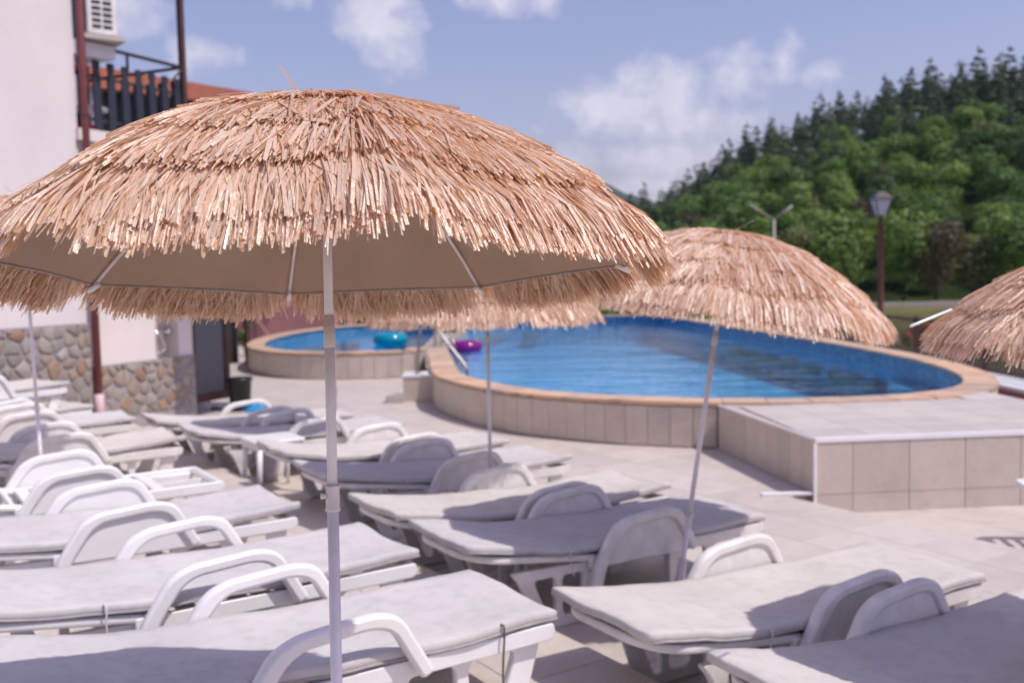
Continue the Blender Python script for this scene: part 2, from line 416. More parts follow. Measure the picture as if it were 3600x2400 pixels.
def mk_stone():
    t = NT('field_stone'); c = t.coord(); oi = t.n('ShaderNodeObjectInfo')
    vec = t.n('ShaderNodeVectorMath', operation='ADD'); t.l(c, vec.inputs[0]); t.l(oi.outputs['Location'], vec.inputs[1])
    n1 = t.noise(9, 6, .65, vec.outputs[0])
    base = t.ramp(oi.outputs['Random'], [(.0, (.25, .215, .20)), (.28, (.34, .29, .255)), (.5, (.40, .355, .315)), (.70, (.30, .28, .28)), (.88, (.36, .28, .21)), (1., (.33, .21, .15))])
    cc = t.mix(.6, base, t.ramp(n1, [(.3, (.62, .60, .58)), (.7, (1.05, 1.05, 1.05))]), 'MULTIPLY')
    t.bsdf(cc, .9, t.bump(n1, .5, .02), .2); return t.m
M_stone = mk_stone()

# ------------------------------------------------------------------ layout axes of the terraces
UA = Vector((.549, -.836)); VA = Vector((.836, .549))        # along / across the terraces
def SV(s, v): return UA * s + VA * v
Z_UP, Z_MID, Z_LOW = .15, 0.0, -.15
V_EDGE1, V_EDGE2 = 2.51, 5.83
DECK_ANG = math.atan2(VA.y, VA.x)

# pool outlines
MAIN = catmull([(-1.45, 17.4), (-1.25, 15.2), (-1.03, 13.1), (-.83, 12.3), (-.40, 11.35), (.16, 10.57), (.92, 9.98), (1.5, 9.70), (2.1, 9.53), (3.0, 9.42), (4.1, 9.62),
                (4.86, 10.15), (5.36, 11.0), (5.66, 12.2), (5.77, 13.6), (5.70, 16), (5.45, 19), (4.98, 23), (4.5, 27.3), (4.2, 28.4), (3.0, 28.7), (1.0, 28.5), (-.6, 28.2), (-1.35, 27.2), (-1.5, 24.5), (-1.52, 21)], 8)
KID = catmull([(-1.58, 17.1), (-2.2, 16.75), (-3.1, 16.75), (-3.9, 17.12), (-4.6, 17.95), (-5.1, 19.2), (-5.38, 21), (-5.3, 23.2), (-4.85, 25.1), (-4.05, 26.3), (-3.0, 26.7), (-2.2, 26.4), (-1.75, 25.4), (-1.66, 22), (-1.64, 19)], 8)
def area(P): return .5 * sum(P[i - 1].x * P[i].y - P[i].x * P[i - 1].y for i in range(len(P)))
def inset(P, d):
    s = 1 if area(P) > 0 else -1; out = []
    for i in range(len(P)):
        t = (P[(i + 1) % len(P)] - P[i - 1]).normalized(); n = Vector((-t.y, t.x)) * s; out.append(P[i] + n * d)
    return out
def inside(P, x, y):
    c = False; n = len(P); j = n - 1
    for i in range(n):
        if (P[i].y > y) != (P[j].y > y) and x < (P[j].x - P[i].x) * (y - P[i].y) / (P[j].y - P[i].y) + P[i].x: c = not c
        j = i
    return c
MAIN_IN3, KID_IN3 = inset(MAIN, .3), inset(KID, .3)
PLAT = [Vector((2.29, 7.50)), Vector((4.93, 7.735)), Vector((4.68, 10.15)), Vector((1.97, 9.50))]

# building facade frame
FA = Vector((-5.2, 10.15)); FD = Vector((.42, .907)).normalized(); FN = Vector((FD.y, -FD.x))
def FP(t, o=0., z=0.): p = FA + FD * t + FN * o; return Vector((p.x, p.y, z))

# ------------------------------------------------------------------ ground, river, hills
def smooth(a, b, x): t = min(1, max(0, (x - a) / (b - a))); return t * t * (3 - 2 * t)
def gz(x, y):
    e = max(x - 7.4, y - 31)
    near = -.35 - smooth(0, 11, e) * 3.3
    if -5.9 < x < 6.4 and 8.6 < y < 29.4: near = -1.9
    f = y + .15 * x - 73
    return near + smooth(-8, 8, f) * 2.0
def axis(parts):
    out = []
    for a, b, n in parts: out += [a + (b - a) * i / n for i in range(n)]
    return out + [parts[-1][1]]
gx = axis([(-6000, -400, 10), (-400, -40, 12), (-40, 40, 60), (40, 200, 32), (200, 6000, 14)])
gy = axis([(-300, -20, 8), (-20, 130, 90), (130, 400, 18), (400, 9000, 16)])
V = [(x, y, gz(x, y) + .12 * noise.noise(Vector((x * .2, y * .2, 0))) * (1 if max(x - 7.4, y - 31) > 2 else 0)) for y in gy for x in gx]
nx = len(gx)
F = [(j * nx + i, j * nx + i + 1, (j + 1) * nx + i + 1, (j + 1) * nx + i) for j in range(len(gy) - 1) for i in range(nx - 1)]
tag(obj('ground', mkmesh('ground', V, F, M_ground, True)), 'grassy and bare earth ground around the pool terrace', None, None, 'structure')
rv = B().add([(-500, 31, -2.75), (900, 31, -2.75), (900, 110, -2.75), (-500, 110, -2.75)], [(0, 1, 2, 3)])
rv.add([(7.4, -200, -2.75), (900, -200, -2.75), (900, 31, -2.75), (7.4, 31, -2.75)], [(0, 1, 2, 3)])
tag(rv.build('river', M_river), 'still olive green river beyond the railing', None, None, 'structure')

# wooded hill
SKYL = [(-.30, .0), (-.1, .0), (0, .004), (.07, .032), (.12, .064), (.168, .085), (.2116, .113), (.255, .140), (.303, .156), (.3515, .168), (.395, .183), (.448, .195), (.514, .207), (.6, .216), (.8, .22), (1.3, .20)]
def skyl(a):
    for (a0, e0), (a1, e1) in zip(SKYL, SKYL[1:]):
        if a <= a1: k = max(0, (a - a0) / (a1 - a0)); return e0 + (e1 - e0) * k
    return SKYL[-1][1]
def ridge_d(a): return 245 - 95 * max(0, min(1, (a - .1) / .5))
Y_BASE = 98
def hill_pt(a, t):
    Dr = ridge_d(a); y = Y_BASE + t * (Dr - Y_BASE) ; x = a * y
    hr = max(-1.2, skyl(a) * Dr + EYE - 7.5)
    k = t if t <= 1 else 1 - .25 * (t - 1)
    z = -1.7 + (hr + 1.7) * (max(0, k) ** .92 if t <= 1 else k)
    return Vector((x, y, z))
V = []; F = []; na, nt = 70, 30
for j in range(nt + 1):
    for i in range(na + 1):
        p = hill_pt(-.3 + 1.6 * i / na, -.03 + 1.5 * j / nt); p.z += .9 * noise.noise(p * .05); V.append(p)
for j in range(nt):
    for i in range(na): F.append((j * (na + 1) + i, j * (na + 1) + i + 1, (j + 1) * (na + 1) + i + 1, (j + 1) * (na + 1) + i))
tag(obj('hill', mkmesh('hill', V, F, M_hill, True)), 'steep hill under the forest rising to the right', None, None, 'structure')
V = []; F = []
for j in range(9):
    for i in range(81):
        a = -.5 + 1.5 * i / 80; y = 2600 + j * 160; pk = math.sin(j / 8 * math.pi)
        h = 235 + 60 * math.sin(a * 9 + 1.0) + 55 * math.sin(a * 23 + .6) + 35 * noise.noise(Vector((a * 20, 0, 3)))
        V.append((a * y, y, -30 + pk * h + 18 * noise.noise(Vector((a * 40, j, 0)))))
for j in range(8):
    for i in range(80): F.append((j * 81 + i, j * 81 + i + 1, (j + 1) * 81 + i + 1, (j + 1) * 81 + i))
tag(obj('mountains', mkmesh('mountains', V, F, M_mount, True)), 'far blue wooded mountains on the horizon', None, None, 'structure')

# ------------------------------------------------------------------ trees
def leaf_cloud(balls, n, size, flat=.0, seed=0, droop=0.):
    r = np.random.default_rng(seed); V = []; F = []; T = []
    w = np.array([b[3] ** 2 for b in balls]); w = w / w.sum()
    pick = r.choice(len(balls), n, p=w); btone = r.random(len(balls))
    for k in range(n):
        bx, by, bz, br, sq = balls[pick[k]]
        d = r.normal(size=3); d /= np.linalg.norm(d); rr = br * (1 - .45 * r.random() ** 1.6) * (1 + .12 * r.normal())
        c = np.array([bx + d[0] * rr, by + d[1] * rr, bz + d[2] * rr * sq])
        nrm = d + .30 * r.normal(size=3); nrm /= np.linalg.norm(nrm)
        a = np.cross(nrm, r.normal(size=3)); a /= np.linalg.norm(a); b = np.cross(nrm, a)
        s = size * (.6 + .8 * r.random()); i = len(V)
        q = [c - a * s, c - b * s * .55 + a * s * .1, c + a * s, c + b * s * .55 - a * s * .1]
        for p in q: p[2] -= droop * r.random() * s; V.append(tuple(p))
        F.append((i, i + 1, i + 2, i + 3)); t = np.clip(.55 * btone[pick[k]] + .45 * r.random(), 0, 1); T += [t] * 4
    return V, F, T
def broad_crown(seed, H, R, mat, n=2600, size=.25):
    r = np.random.default_rng(seed); balls = [(0, 0, H * .58, R * .70, 1.05), (0, 0, H * .34, R * .58, .9)]
    for k in range(10):
        th = r.random() * 6.28; ph = r.uniform(-.25, 1.25); q = R * r.uniform(.50, .72)
        balls.append((q * math.cos(ph) * math.cos(th), q * math.cos(ph) * math.sin(th), H * .56 + q * math.sin(ph) * 1.1, R * r.uniform(.26, .42), .9))
    V, F, T = leaf_cloud(balls, n, size, seed=seed); return mkmesh('crown', V, F, mat, False, T)
def pine_crown(seed, H, R, n=2200, size=.26):
    r = np.random.default_rng(seed); balls = []; L = 9
    for k in range(L):
        z = H * (.22 + .78 * k / L); w = R * (1 - .80 * (k / L) ** 1.25)
        for q in range(5 if k < 5 else 3):
            th = r.random() * 6.28; balls.append((w * .55 * math.cos(th), w * .55 * math.sin(th), z + .5 * r.random(), w * (.34 + .22 * r.random()), .5))
    balls.append((0, 0, H * .97, R * .13, 1.6))
    V, F, T = leaf_cloud(balls, n, size, seed=seed, droop=.5); return mkmesh('crown', V, F, M_pine, False, T)
def trunk_mesh(H, r0, seed):
    r = random.Random(seed); pts = [(0, 0, -.8)]
    for k in range(1, 6): pts.append((r.uniform(-.12, .12) * k * .4, r.uniform(-.12, .12) * k * .4, H * .85 * k / 5))
    b = B().tube(pts, [r0 * (1 - .75 * k / 5) for k in range(6)], 7)
    for q in range(5):
        z = H * r.uniform(.35, .7); th = r.random() * 6.28; L = H * .22
        b.tube([(0, 0, z), (L * .5 * math.cos(th), L * .5 * math.sin(th), z + L * .35), (L * math.cos(th), L * math.sin(th), z + L * .6)], [r0 * .35, r0 * .22, r0 * .08], 5)
    return b.mesh('trunk', M_bark, True)
BROAD = [(broad_crown(100 + k, 9.5, 3.9 + .3 * (k % 3 - 1), M_leaf), trunk_mesh(9.5, .22, k)) for k in range(5)]
PALE = [(broad_crown(130 + k, 8.5, 3.6, M_willow, 2200, .24), trunk_mesh(8.5, .2, 20 + k)) for k in range(2)]
DRY = [(broad_crown(140, 8.5, 3.6, M_brownleaf, 1500, .22), trunk_mesh(8.5, .2, 30))]
PINE = [(pine_crown(160 + k, 12.5, 3.1), trunk_mesh(12.5, .22, 40 + k)) for k in range(4)]
def tree(name, kind, loc, sc, rz, label, group=None, sz=1.):
    t = tag(empty(name, loc, (0, 0, rz)), label, 'tree', group); t.scale = (sc, sc, sc * sz)
    obj('trunk', kind[1], t); obj('crown', kind[0], t); return t
rt = random.Random(11)
NROW = 19
for j in range(NROW):
    t = (j + .3) / (NROW - .4) * 1.02
    Y = Y_BASE + t * 110; step = (5.2 if t < .66 else 4.6) / Y * (1 + .2 * (t < .2)); a = .092 + rt.random() * step
    while a < .64:
        tt = max(0, t + rt.uniform(-.03, .03)); aa = a + rt.uniform(-.3, .3) * step; p = hill_pt(aa, tt); p.z -= .3
        pinep = .04 + .92 * smooth(.30, .92, tt + .30 * noise.noise(Vector((aa * 14, tt * 4, 2))) + (.12 if aa < .2 else 0))
        zh = ['left end of the hill', 'hill above the leaning umbrella', 'hill behind the forked lamp mast', 'hill left of the brown lamp post', 'hill right of the brown lamp post', 'hill at the right edge'][min(5, max(0, int((aa - .09) / .075)))]; zv = ['foot', 'lower slope', 'middle slope', 'upper slope', 'ridge'][min(4, int(tt * 5))]
        if rt.random() < pinep:
            tree('pine_tree', rt.choice(PINE), p, rt.uniform(.50, .84), rt.random() * 6.28, 'dark pine on the %s of the %s' % (zv, zh), 'pines on the hill', rt.uniform(.9, 1.15))
        else:
            kk = rt.random(); kind = rt.choice(DRY) if kk < .03 else (rt.choice(PALE) if kk < .07 else rt.choice(BROAD))
            tree('broadleaf_tree', kind, p, rt.uniform(.55, .86) * (1.12 - .2 * tt), rt.random() * 6.28, ('%s broadleaf tree on the %s of the %s' % ('brownish' if kind in DRY else ('pale' if kind in PALE else 'green'), zv, zh)), 'broadleaf trees on the hill', rt.uniform(.85, 1.1))
        a += step * rt.uniform(.8, 1.2)
def at(x, y, Y):
    """point seen at photo pixel (2352 wide) at depth Y, used only to measure the place"""
    dx, dy = x - 1176, 784 - y; ux = _c * dx + _s * dy; uy = -_s * dx + _c * dy; Fp = 3500 / 3600 * 2352
    cp, sp = math.cos(PITCH), math.sin(PITCH); d = Vector((ux, cp * Fp + sp * uy, -sp * Fp + cp * uy)); return Vector((0, 0, EYE)) + d * (Y / d.y)
for k, (px, Y, kind, sc, lab) in enumerate([
    (1720, 88, PALE[0], .92, 'pale olive willow-like tree behind the forked lamp mast'), (1830, 90, PALE[1], .85, 'rounded pale green tree right of the forked lamp mast'),
    (1640, 92, BROAD[0], .9, 'dark green tree left of the pale willow at the foot of the hill'), (1930, 90, BROAD[1], .95, 'bright green tree left of the brown lamp post'),
    (2075, 92, BROAD[2], 1.0, 'dark tree right behind the brown lamp post'), (2150, 90, DRY[0], .95, 'brownish half dry tree right of the lamp post'),
    (2235, 92, PALE[1], .75, 'small greyish green tree near the right edge at the hill foot'), (2330, 91, BROAD[3], 1.0, 'large green tree at the right edge above the river bank'),
    (1540, 94, BROAD[4], .9, 'green tree at the left end of the hill foot')]):
    p = at(px, 690, Y); tree('riverside_tree', kind, (p.x, p.y, -1.9), sc, k * 1.3, lab)

# river bank parapet
pw = B()
p0, p1 = Vector((-60, 88.5)), Vector((140, 66)); d = (p1 - p0).normalized(); n = Vector((-d.y, d.x))
q = [p0 - n * .2, p1 - n * .2, p1 + n * .2, p0 + n * .2]
pw.add([(v.x, v.y, -3.0) for v in q] + [(v.x, v.y, -1.32) for v in q], [(0, 1, 5, 4), (1, 2, 6, 5), (2, 3, 7, 6), (3, 0, 4, 7), (4, 5, 6, 7)])
tag(pw.build('parapet_wall', M_concrete), 'long pale concrete parapet along the far river bank', 'wall')

# forked lamp mast, far
q0 = at(1780, 600, 62); q1 = at(1778, 505, 62); qa = at(1722, 472, 62); qb = at(1820, 474, 62)
lm = tag(empty('forked_lamp_mast', (q1.x, q1.y, -3.0)), 'thin grey mast with two raised lamp arms in a fork', 'lamp')
L0 = Vector((q1.x, q1.y, -3.0))
B().tube([(0, 0, 0), q1 - L0], [.10, .07], 8).build('mast', M_concrete, lm, True)
for e in (qa, qb):
    arm = B().tube([q1 - L0, e - L0], [.045, .04], 6).build('arm', M_concrete, lm, True)
    dv = (e - q1).normalized(); B().tube([e - L0 - dv * .9 + Vector((0, 0, .05)), e - L0 + Vector((0, 0, .05))], [.06, .06], 6).build('lamp_head', M_concrete, arm, True)

# brown lamp post with lantern
lp = at(2022, 735, 22); lt = at(2022, 505, 22); Lb = Vector((lp.x, lp.y, -.9))
po = tag(empty('street_lamp', Lb), 'brown lamp post with a black framed lantern by the river', 'street lamp')
zt = lt.z - Lb.z
B().lathe([(.11, 0), (.11, .25), (.075, .32), (.07, 1.6), (.06, zt - .02), (.09, zt), (.0, zt)], 14).build('post', M_redbrown, po, True)
lan = B().tube([(0, 0, zt - .1), (0, 0, zt + .1)], [.04, .04], 8).build('lantern_stem', M_blackmetal, po)
gl = B(); V = []
for r_, z_ in ((.085, zt + .10), (.175, zt + .44)): V += [(-r_, -r_, z_), (r_, -r_, z_), (r_, r_, z_), (-r_, r_, z_)]
gl.add(V, [(0, 1, 5, 4), (1, 2, 6, 5), (2, 3, 7, 6), (3, 0, 4, 7), (0, 3, 2, 1)]); gl.build('lantern_glass', M_lampglass, po)
for sx, sy in ((-1, -1), (1, -1), (1, 1), (-1, 1)):
    B().tube([(sx * .088, sy * .088, zt + .09), (sx * .18, sy * .18, zt + .45)], .012, 5).build('lantern_bar', M_blackmetal, po)
rf = B(); V = [(sx * .21, sy * .21, zt + .44) for sx, sy in ((-1, -1), (1, -1), (1, 1), (-1, 1))] + [(sx * .19, sy * .19, zt + .49) for sx, sy in ((-1, -1), (1, -1), (1, 1), (-1, 1))] + [(sx * .05, sy * .05, zt + .62) for sx, sy in ((-1, -1), (1, -1), (1, 1), (-1, 1))]
rf.add(V, [(0, 1, 5, 4), (1, 2, 6, 5), (2, 3, 7, 6), (3, 0, 4, 7), (4, 5, 9, 8), (5, 6, 10, 9), (6, 7, 11, 10), (7, 4, 8, 11), (8, 9, 10, 11), (3, 2, 1, 0)])
rf.tube([(0, 0, zt + .6), (0, 0, zt + .72)], [.03, .012], 8); rf.build('lantern_roof', M_blackmetal, po)

# ------------------------------------------------------------------ terraces with tiles
TS = .45
tile_me = bevel(B().box(-TS / 2 + .002, TS / 2 - .002, -TS / 2 + .002, TS / 2 - .002, -.012, 0).mesh('tile', M_deck), .002, 1)
def in_deck(s, v, which):
    P = SV(s, v); x, y = P.x, P.y
    if inside(MAIN_IN3, x, y) or inside(KID_IN3, x, y): return False
    if (P - FA).dot(FN) < -.35 and 5 < y < 13.4: return False
    if which == 'upper': return v < V_EDGE1
    plat = inside(PLAT, x, y)
    if which == 'mid':
        if v < V_EDGE1 - .26: return False
        if v > V_EDGE2 and (y < 7.55 or (x > 2.33 and y < 9.2) or (x > 4.3 and y < 13)): return False
        return y < 30.5 and x < 6.4 and v < 16
    if which == 'low': return v > V_EDGE2 and x < 6.6 and (y < 8.3 or (x > 4.5 and y < 12.5))
def make_deck(name, which, s0, s1, v0, v1, z, label, anchor_v):
    d = tag(empty(name, (0, 0, z)), label, None, None, 'structure')
    cells = []
    ns = int((s1 - s0) / TS); nv = int(round((v1 - v0) / TS))
    for i in range(ns):
        for j in range(nv):
            s = s0 + (i + .5) * TS; v = v0 + (j + .5) * TS
            if in_deck(s, v, which): cells.append((s, v))
    def key(c):
        P = SV(*c); dd = P.length
        ang = abs(math.atan2(P.x, max(P.y, .01))) if P.y > .3 else 9
        return dd if ang < .56 else dd + 100
    cells.sort(key=key)
    sl = B()
    for k, (s, v) in enumerate(cells):
        P = SV(s, v)
        c4 = [SV(s + a * TS / 2, v + b * TS / 2) for a, b in ((-1, -1), (-1, 1), (1, 1), (1, -1))]
        sl.add([(p.x, p.y, -.004) for p in c4] + [(p.x, p.y, -.16) for p in c4], [(0, 3, 2, 1), (0, 1, 5, 4), (1, 2, 6, 5), (2, 3, 7, 6), (3, 0, 4, 7)])
        if k < 300: obj('tile', tile_me, d, (P.x, P.y, 0), (0, 0, DECK_ANG))
    B_ = sl.build('grout_bed', M_walkgrout, d)
    if len(cells) > 300:
        r = B(); h = TS / 2 - .002
        for s, v in cells[300:]:
            c4 = [SV(s + a * h, v + b * h) for a, b in ((-1, -1), (-1, 1), (1, 1), (1, -1))]
            r.add([(p.x, p.y, 0) for p in c4], [(0, 3, 2, 1)])
        o = r.build('far_tiles', M_deck, d); o['kind'] = 'stuff'
    return d
make_deck('upper_terrace', 'upper', -16.2, 1.8, V_EDGE1 - 14 * TS, V_EDGE1, Z_UP, 'raised cream tiled terrace under the left row of loungers', 0)
make_deck('middle_terrace', 'mid', -33, 2.7, V_EDGE2 - 8 * TS, V_EDGE2 + 24 * TS, Z_MID, 'cream tiled terrace between the loungers and the pool', 0)
make_deck('lower_terrace', 'low', -9.9, 3.6, V_EDGE2 + .01, V_EDGE2 + .01 + 14 * TS, Z_LOW, 'lower cream tiled terrace in front of the platform', 0)
# step edges
for nm, vv, s0, s1, z0, z1, lab in (('step_nosing', V_EDGE1, -16.2, 1.8, 0, .146, 'tiled step edge below the left row of loungers'), ('step_nosing', V_EDGE2, -5.0, 2.7, -.15, -.004, 'tiled step edge beside the platform')):
    st = tag(empty(nm, (0, 0, 0)), lab, None, None, 'structure'); k = 0; s = s0
    rzr = math.atan2(UA.y, UA.x)
    me = B().box(-TS / 2 + .003, TS / 2 - .003, -.006, .010, z0, z1).mesh('riser_tile', M_walltile)
    while s < s1:
        P = SV(s + TS / 2, vv + .006); obj('riser_tile', me, st, (P.x, P.y, 0), (0, 0, rzr)); s += TS

# ------------------------------------------------------------------ pools
def rail_len(P):
    L = [0.]
    for i in range(len(P)): L.append(L[-1] + (P[(i + 1) % len(P)] - P[i]).length)
    return L
def point_at(P, L, d):
    d %= L[-1]
    for i in range(len(P)):
        if L[i] <= d <= L[i + 1]:
            k = (d - L[i]) / (L[i + 1] - L[i]); a, b = P[i], P[(i + 1) % len(P)]; return a.lerp(b, k), (b - a).normalized()
    return P[0], (P[1] - P[0]).normalized()
def make_pool(name, P, label, cw, divider, panel_ok, floor_z, water_z):
    root = tag(empty(name, (P[0].x, P[0].y, 0)), label, 'pool'); O = Vector((P[0].x, P[0].y, 0))
    s = 1 if area(P) > 0 else -1; I = inset(P, .26); n = len(P)
    def top(i): return .20 if divider(P[i]) else .41
    b = B(); V = []
    for i in range(n): V += [(P[i].x, P[i].y, -.3), (P[i].x, P[i].y, top(i)), (I[i].x, I[i].y, top(i))]
    Fq = []
    for i in range(n):
        j = (i + 1) % n
        for a in range(2): Fq.append((i * 3 + a, j * 3 + a, j * 3 + a + 1, i * 3 + a + 1))
    me = mkmesh('wall', [Vector(v) - O for v in V], Fq, M_grout); obj('wall', me, root)
    V = []; Fq = []
    for i in range(n): V += [(I[i].x, I[i].y, top(i)), (I[i].x, I[i].y, water_z - .02)]
    for i in range(n):
        j = (i + 1) % n; Fq.append((i * 2, j * 2, j * 2 + 1, i * 2 + 1))
    obj('waterline_lining', mkmesh('waterline_lining', [Vector(v) - O for v in V], Fq, M_mosaic), root)
    V = [(I[i].x, I[i].y, z) for i in range(n) for z in (water_z - .02, floor_z)]
    obj('basin_side', mkmesh('basin_side', [Vector(v) - O for v in V], Fq, M_poolfloor), root)
    for nm, z, m in (('basin_floor', floor_z, M_poolfloor), ('water', water_z, M_water)):
        bm = bmesh.new(); vs = [bm.verts.new((p.x - O.x, p.y - O.y, z)) for p in I]; bm.faces.new(vs if s > 0 else vs[::-1])
        bmesh.ops.triangulate(bm, faces=bm.faces[:]); me = bpy.data.meshes.new(nm); bm.to_mesh(me); bm.free(); me.materials.append(m)
        obj(nm, me, root)
    L = rail_len(P); N = int(L[-1] / .42); rr = random.Random(5)
    for k in range(N):
        d0, d1 = L[-1] * k / N + .0025, L[-1] * (k + 1) / N - .0025
        pts = []; mid, _ = point_at(P, L, (d0 + d1) / 2)
        if divider(mid): continue
        for dd in (d0, (d0 + d1) / 2, d1):
            p, t = point_at(P, L, dd); nn = Vector((-t.y, t.x)) * s; pts.append((p - nn * .03, p + nn * cw))
        dz = rr.uniform(-.002, .002); c = pts[1][0].lerp(pts[1][1], .5); V = []
        for z in (.412, .452 + dz):
            for a, bb in pts: V += [(a.x - c.x, a.y - c.y, z), (bb.x - c.x, bb.y - c.y, z)]
        Fq = [(6, 7, 9, 8), (8, 9, 11, 10), (0, 2, 3, 1), (2, 4, 5, 3), (0, 6, 8, 2), (2, 8, 10, 4), (1, 3, 9, 7), (3, 5, 11, 9), (0, 1, 7, 6), (4, 10, 11, 5)]
        if s < 0: Fq = [f[::-1] for f in Fq]
        obj('coping_stone', bevel(mkmesh('coping_stone', V, Fq, M_coping), .006, 2, 50), root, Vector((c.x, c.y, 0)) - O)
    N = int(L[-1] / .225); pm = None; count = 0
    me = B().box(-.1105, .1105, -.010, .004, .012, .400).mesh('wall_panel', M_walltile)
    for k in range(N):
        p, t = point_at(P, L, L[-1] * (k + .5) / N); nn = Vector((-t.y, t.x)) * s
        if not panel_ok(p): continue
        q = p - nn * .006; obj('wall_panel', me, root, Vector((q.x, q.y, 0)) - O, (0, 0, math.atan2(-nn.x, nn.y) if True else 0))
    return root
make_pool('swimming_pool', MAIN, 'large raised blue swimming pool with tiled walls and orange stone coping', .33,
          lambda p: p.x < -1.0 and p.y > 17.35 and p.y < 26.6, lambda p: p.y < 17.3 and not (p.y < 10.6 and p.x > 2.0 and p.x < 4.7 and inside(PLAT, p.x, p.y - .05)), -.42, .235)
make_pool('paddling_pool', KID, 'small rounded raised paddling pool joined to the main pool', .30,
          lambda p: p.x > -1.75 and p.y > 17.4 and p.y < 26., lambda p: p.y < 23 and p.x < -1.5, -.35, .24)

mp_ = bpy.data.objects['swimming_pool']; Vv = [(5.72, 13.3, .10)] + [(5.72 + .55 * math.cos(w), 13.3 + 1.1 * math.sin(w), .10) for w in [math.pi * (.5 + k / 20) for k in range(21)]]
obj('entry_step', mkmesh('entry_step', [Vector(v) - mp_.location for v in Vv] + [Vector((v[0], v[1], -.4)) - mp_.location for v in Vv], [(0, k, k + 1) for k in range(1, 21)] + [(k, k + 22, k + 23, k + 1) for k in range(1, 21)], M_step), mp_)
# white tiled block with stainless hand rail
blk = tag(empty('step_block', (-1.30, 13.79, 0)), 'tiled block with white top carrying the pool hand rail', 'step')
B().box(-.21, .21, -.19, .23, 0, .335).build('body', M_walltile, blk)
bevel(B().box(-.225, .225, -.205, .23, .337, .372).build('top_slab', M_trim, blk).data, .006)
b2 = bevel(B().box(-.12, .12, -.12, .12, 0, .10).mesh('shadow_block', M_concrete), .01)  # grey block drawn where only the rail step's shadow lies
tag(obj('shadow_block', b2, None, (-1.62, 13.62, 0)), 'low grey block in place of the shadow beside the rail step', 'block')
def hand_rail(name, pts, label, r=.021):
    P = [Vector(p) for p in pts]; o = tag(empty(name, P[0]), label, 'hand rail')
    B().tube(catmull([p - P[0] for p in P], 6, False), r, 10).build('tube', M_steel, o, True)
    B().lathe([(.05, 0), (.05, .012), (.03, .02), (.0, .02)], 14).build('flange', M_steel, o, True); return o
hand_rail('hand_rail', [(-1.31, 13.72, .372), (-1.30, 13.72, .62), (-1.28, 13.7, .88), (-1.23, 13.68, 1.0), (-1.12, 13.6, 1.055), (-1.02, 13.52, .985), (-.86, 13.4, .79), (-.70, 13.3, .60), (-.63, 13.25, .50), (-.61, 13.24, .38), (-.61, 13.24, -.3)], 'stainless hand rail curving from the step block into the pool')
hand_rail('hand_rail', [(-1.36, 17.6, .45), (-1.36, 17.6, .75), (-1.33, 17.55, .90), (-1.25, 17.5, .95), (-1.16, 17.4, .86), (-1.05, 17.3, .60), (-1.0, 17.25, .42), (-.99, 17.25, -.2)], 'second stainless rail farther off where the two pools meet', .019)

# inflatable rings
def ring(name, m, c, R, r, label):
    V = []; F = []; A, Bn = 40, 16
    for i in range(A):
        for k in range(Bn):
            w = 2 * math.pi * i / A; q = 2 * math.pi * k / Bn; rr = r * (1 + .02 * math.sin(w * 18)); V.append(((R + rr * math.cos(q)) * math.cos(w), (R + rr * math.cos(q)) * math.sin(w), rr * math.sin(q)))
            F.append((i * Bn + k, ((i + 1) % A) * Bn + k, ((i + 1) % A) * Bn + (k + 1) % Bn, i * Bn + (k + 1) % Bn))
    o = tag(empty(name, c), label, 'swim ring'); obj('tube', mkmesh('tube', V, F, m, True), o)
    B().tube([(R, 0, r - .01), (R, 0, r + .035)], [.012, .009], 8).build('valve', M_tip, o)
    return o
ring('swim_ring', M_turq, (-2.62, 21.4, .36), .24, .135, 'turquoise inflatable ring floating in the small pool')
ring('swim_ring', M_mag, (-.93, 19.6, .30), .24, .11, 'magenta inflatable ring floating in the large pool')

# ------------------------------------------------------------------ platform
pc = PLAT[0]; plat = tag(empty('sun_platform', (pc.x, pc.y, 0)), 'low tiled platform with white edge trim against the pool', 'platform')
PH = .425
def pl(v): return (v.x - pc.x, v.y - pc.y)
b = B(); ins_ = inset(PLAT, .012); q = [pl(v) for v in ins_]
b.add([(x, y, -.2) for x, y in q] + [(x, y, PH) for x, y in q], [(0, 1, 5, 4), (1, 2, 6, 5), (2, 3, 7, 6), (3, 0, 4, 7), (4, 5, 6, 7)]); b.build('core', M_walkgrout, plat)
fr_d = (PLAT[1] - PLAT[0]).normalized(); fr_a = math.atan2(fr_d.y, fr_d.x); LEN = (PLAT[1] - PLAT[0]).length
me_u = B().box(.002, TS - .014 + .012 - .002, 0, .012, .003, PH - .003).mesh('front_tile', M_walltile)
me_l = B().box(.002, TS - .002 - .002, 0, .012, -.15, -.001).mesh('front_tile', M_walltile)
d = -.15; k = 0
while d < LEN:
    for me in (me_u, me_l):
        o = obj('front_tile', me, plat, (fr_d.x * d, fr_d.y * d, 0), (0, 0, fr_a))
        if d < 0: o.scale.x = 1; o.location = (0, 0, 0); o.scale.x = .30 / TS
    d = .30 if d < 0 else d + TS
le_d = (PLAT[0] - PLAT[3]).normalized(); le_a = math.atan2(le_d.y, le_d.x); LL = (PLAT[0] - PLAT[3]).length; nl = 9; w = LL / nl
me = B().box(.002, w - .002, -.0, .012, .003, PH - .003).mesh('side_tile', M_walltile)
for k in range(nl):
    p = PLAT[3] + le_d * (w * k); obj('side_tile', me, plat, (*pl(p), 0), (0, 0, le_a))
tm = bevel(B().box(.002, TS - .002, .002, TS - .002, 0, .012).mesh('top_tile', M_deck), .002, 1)
pn = Vector((-fr_d.y, fr_d.x))
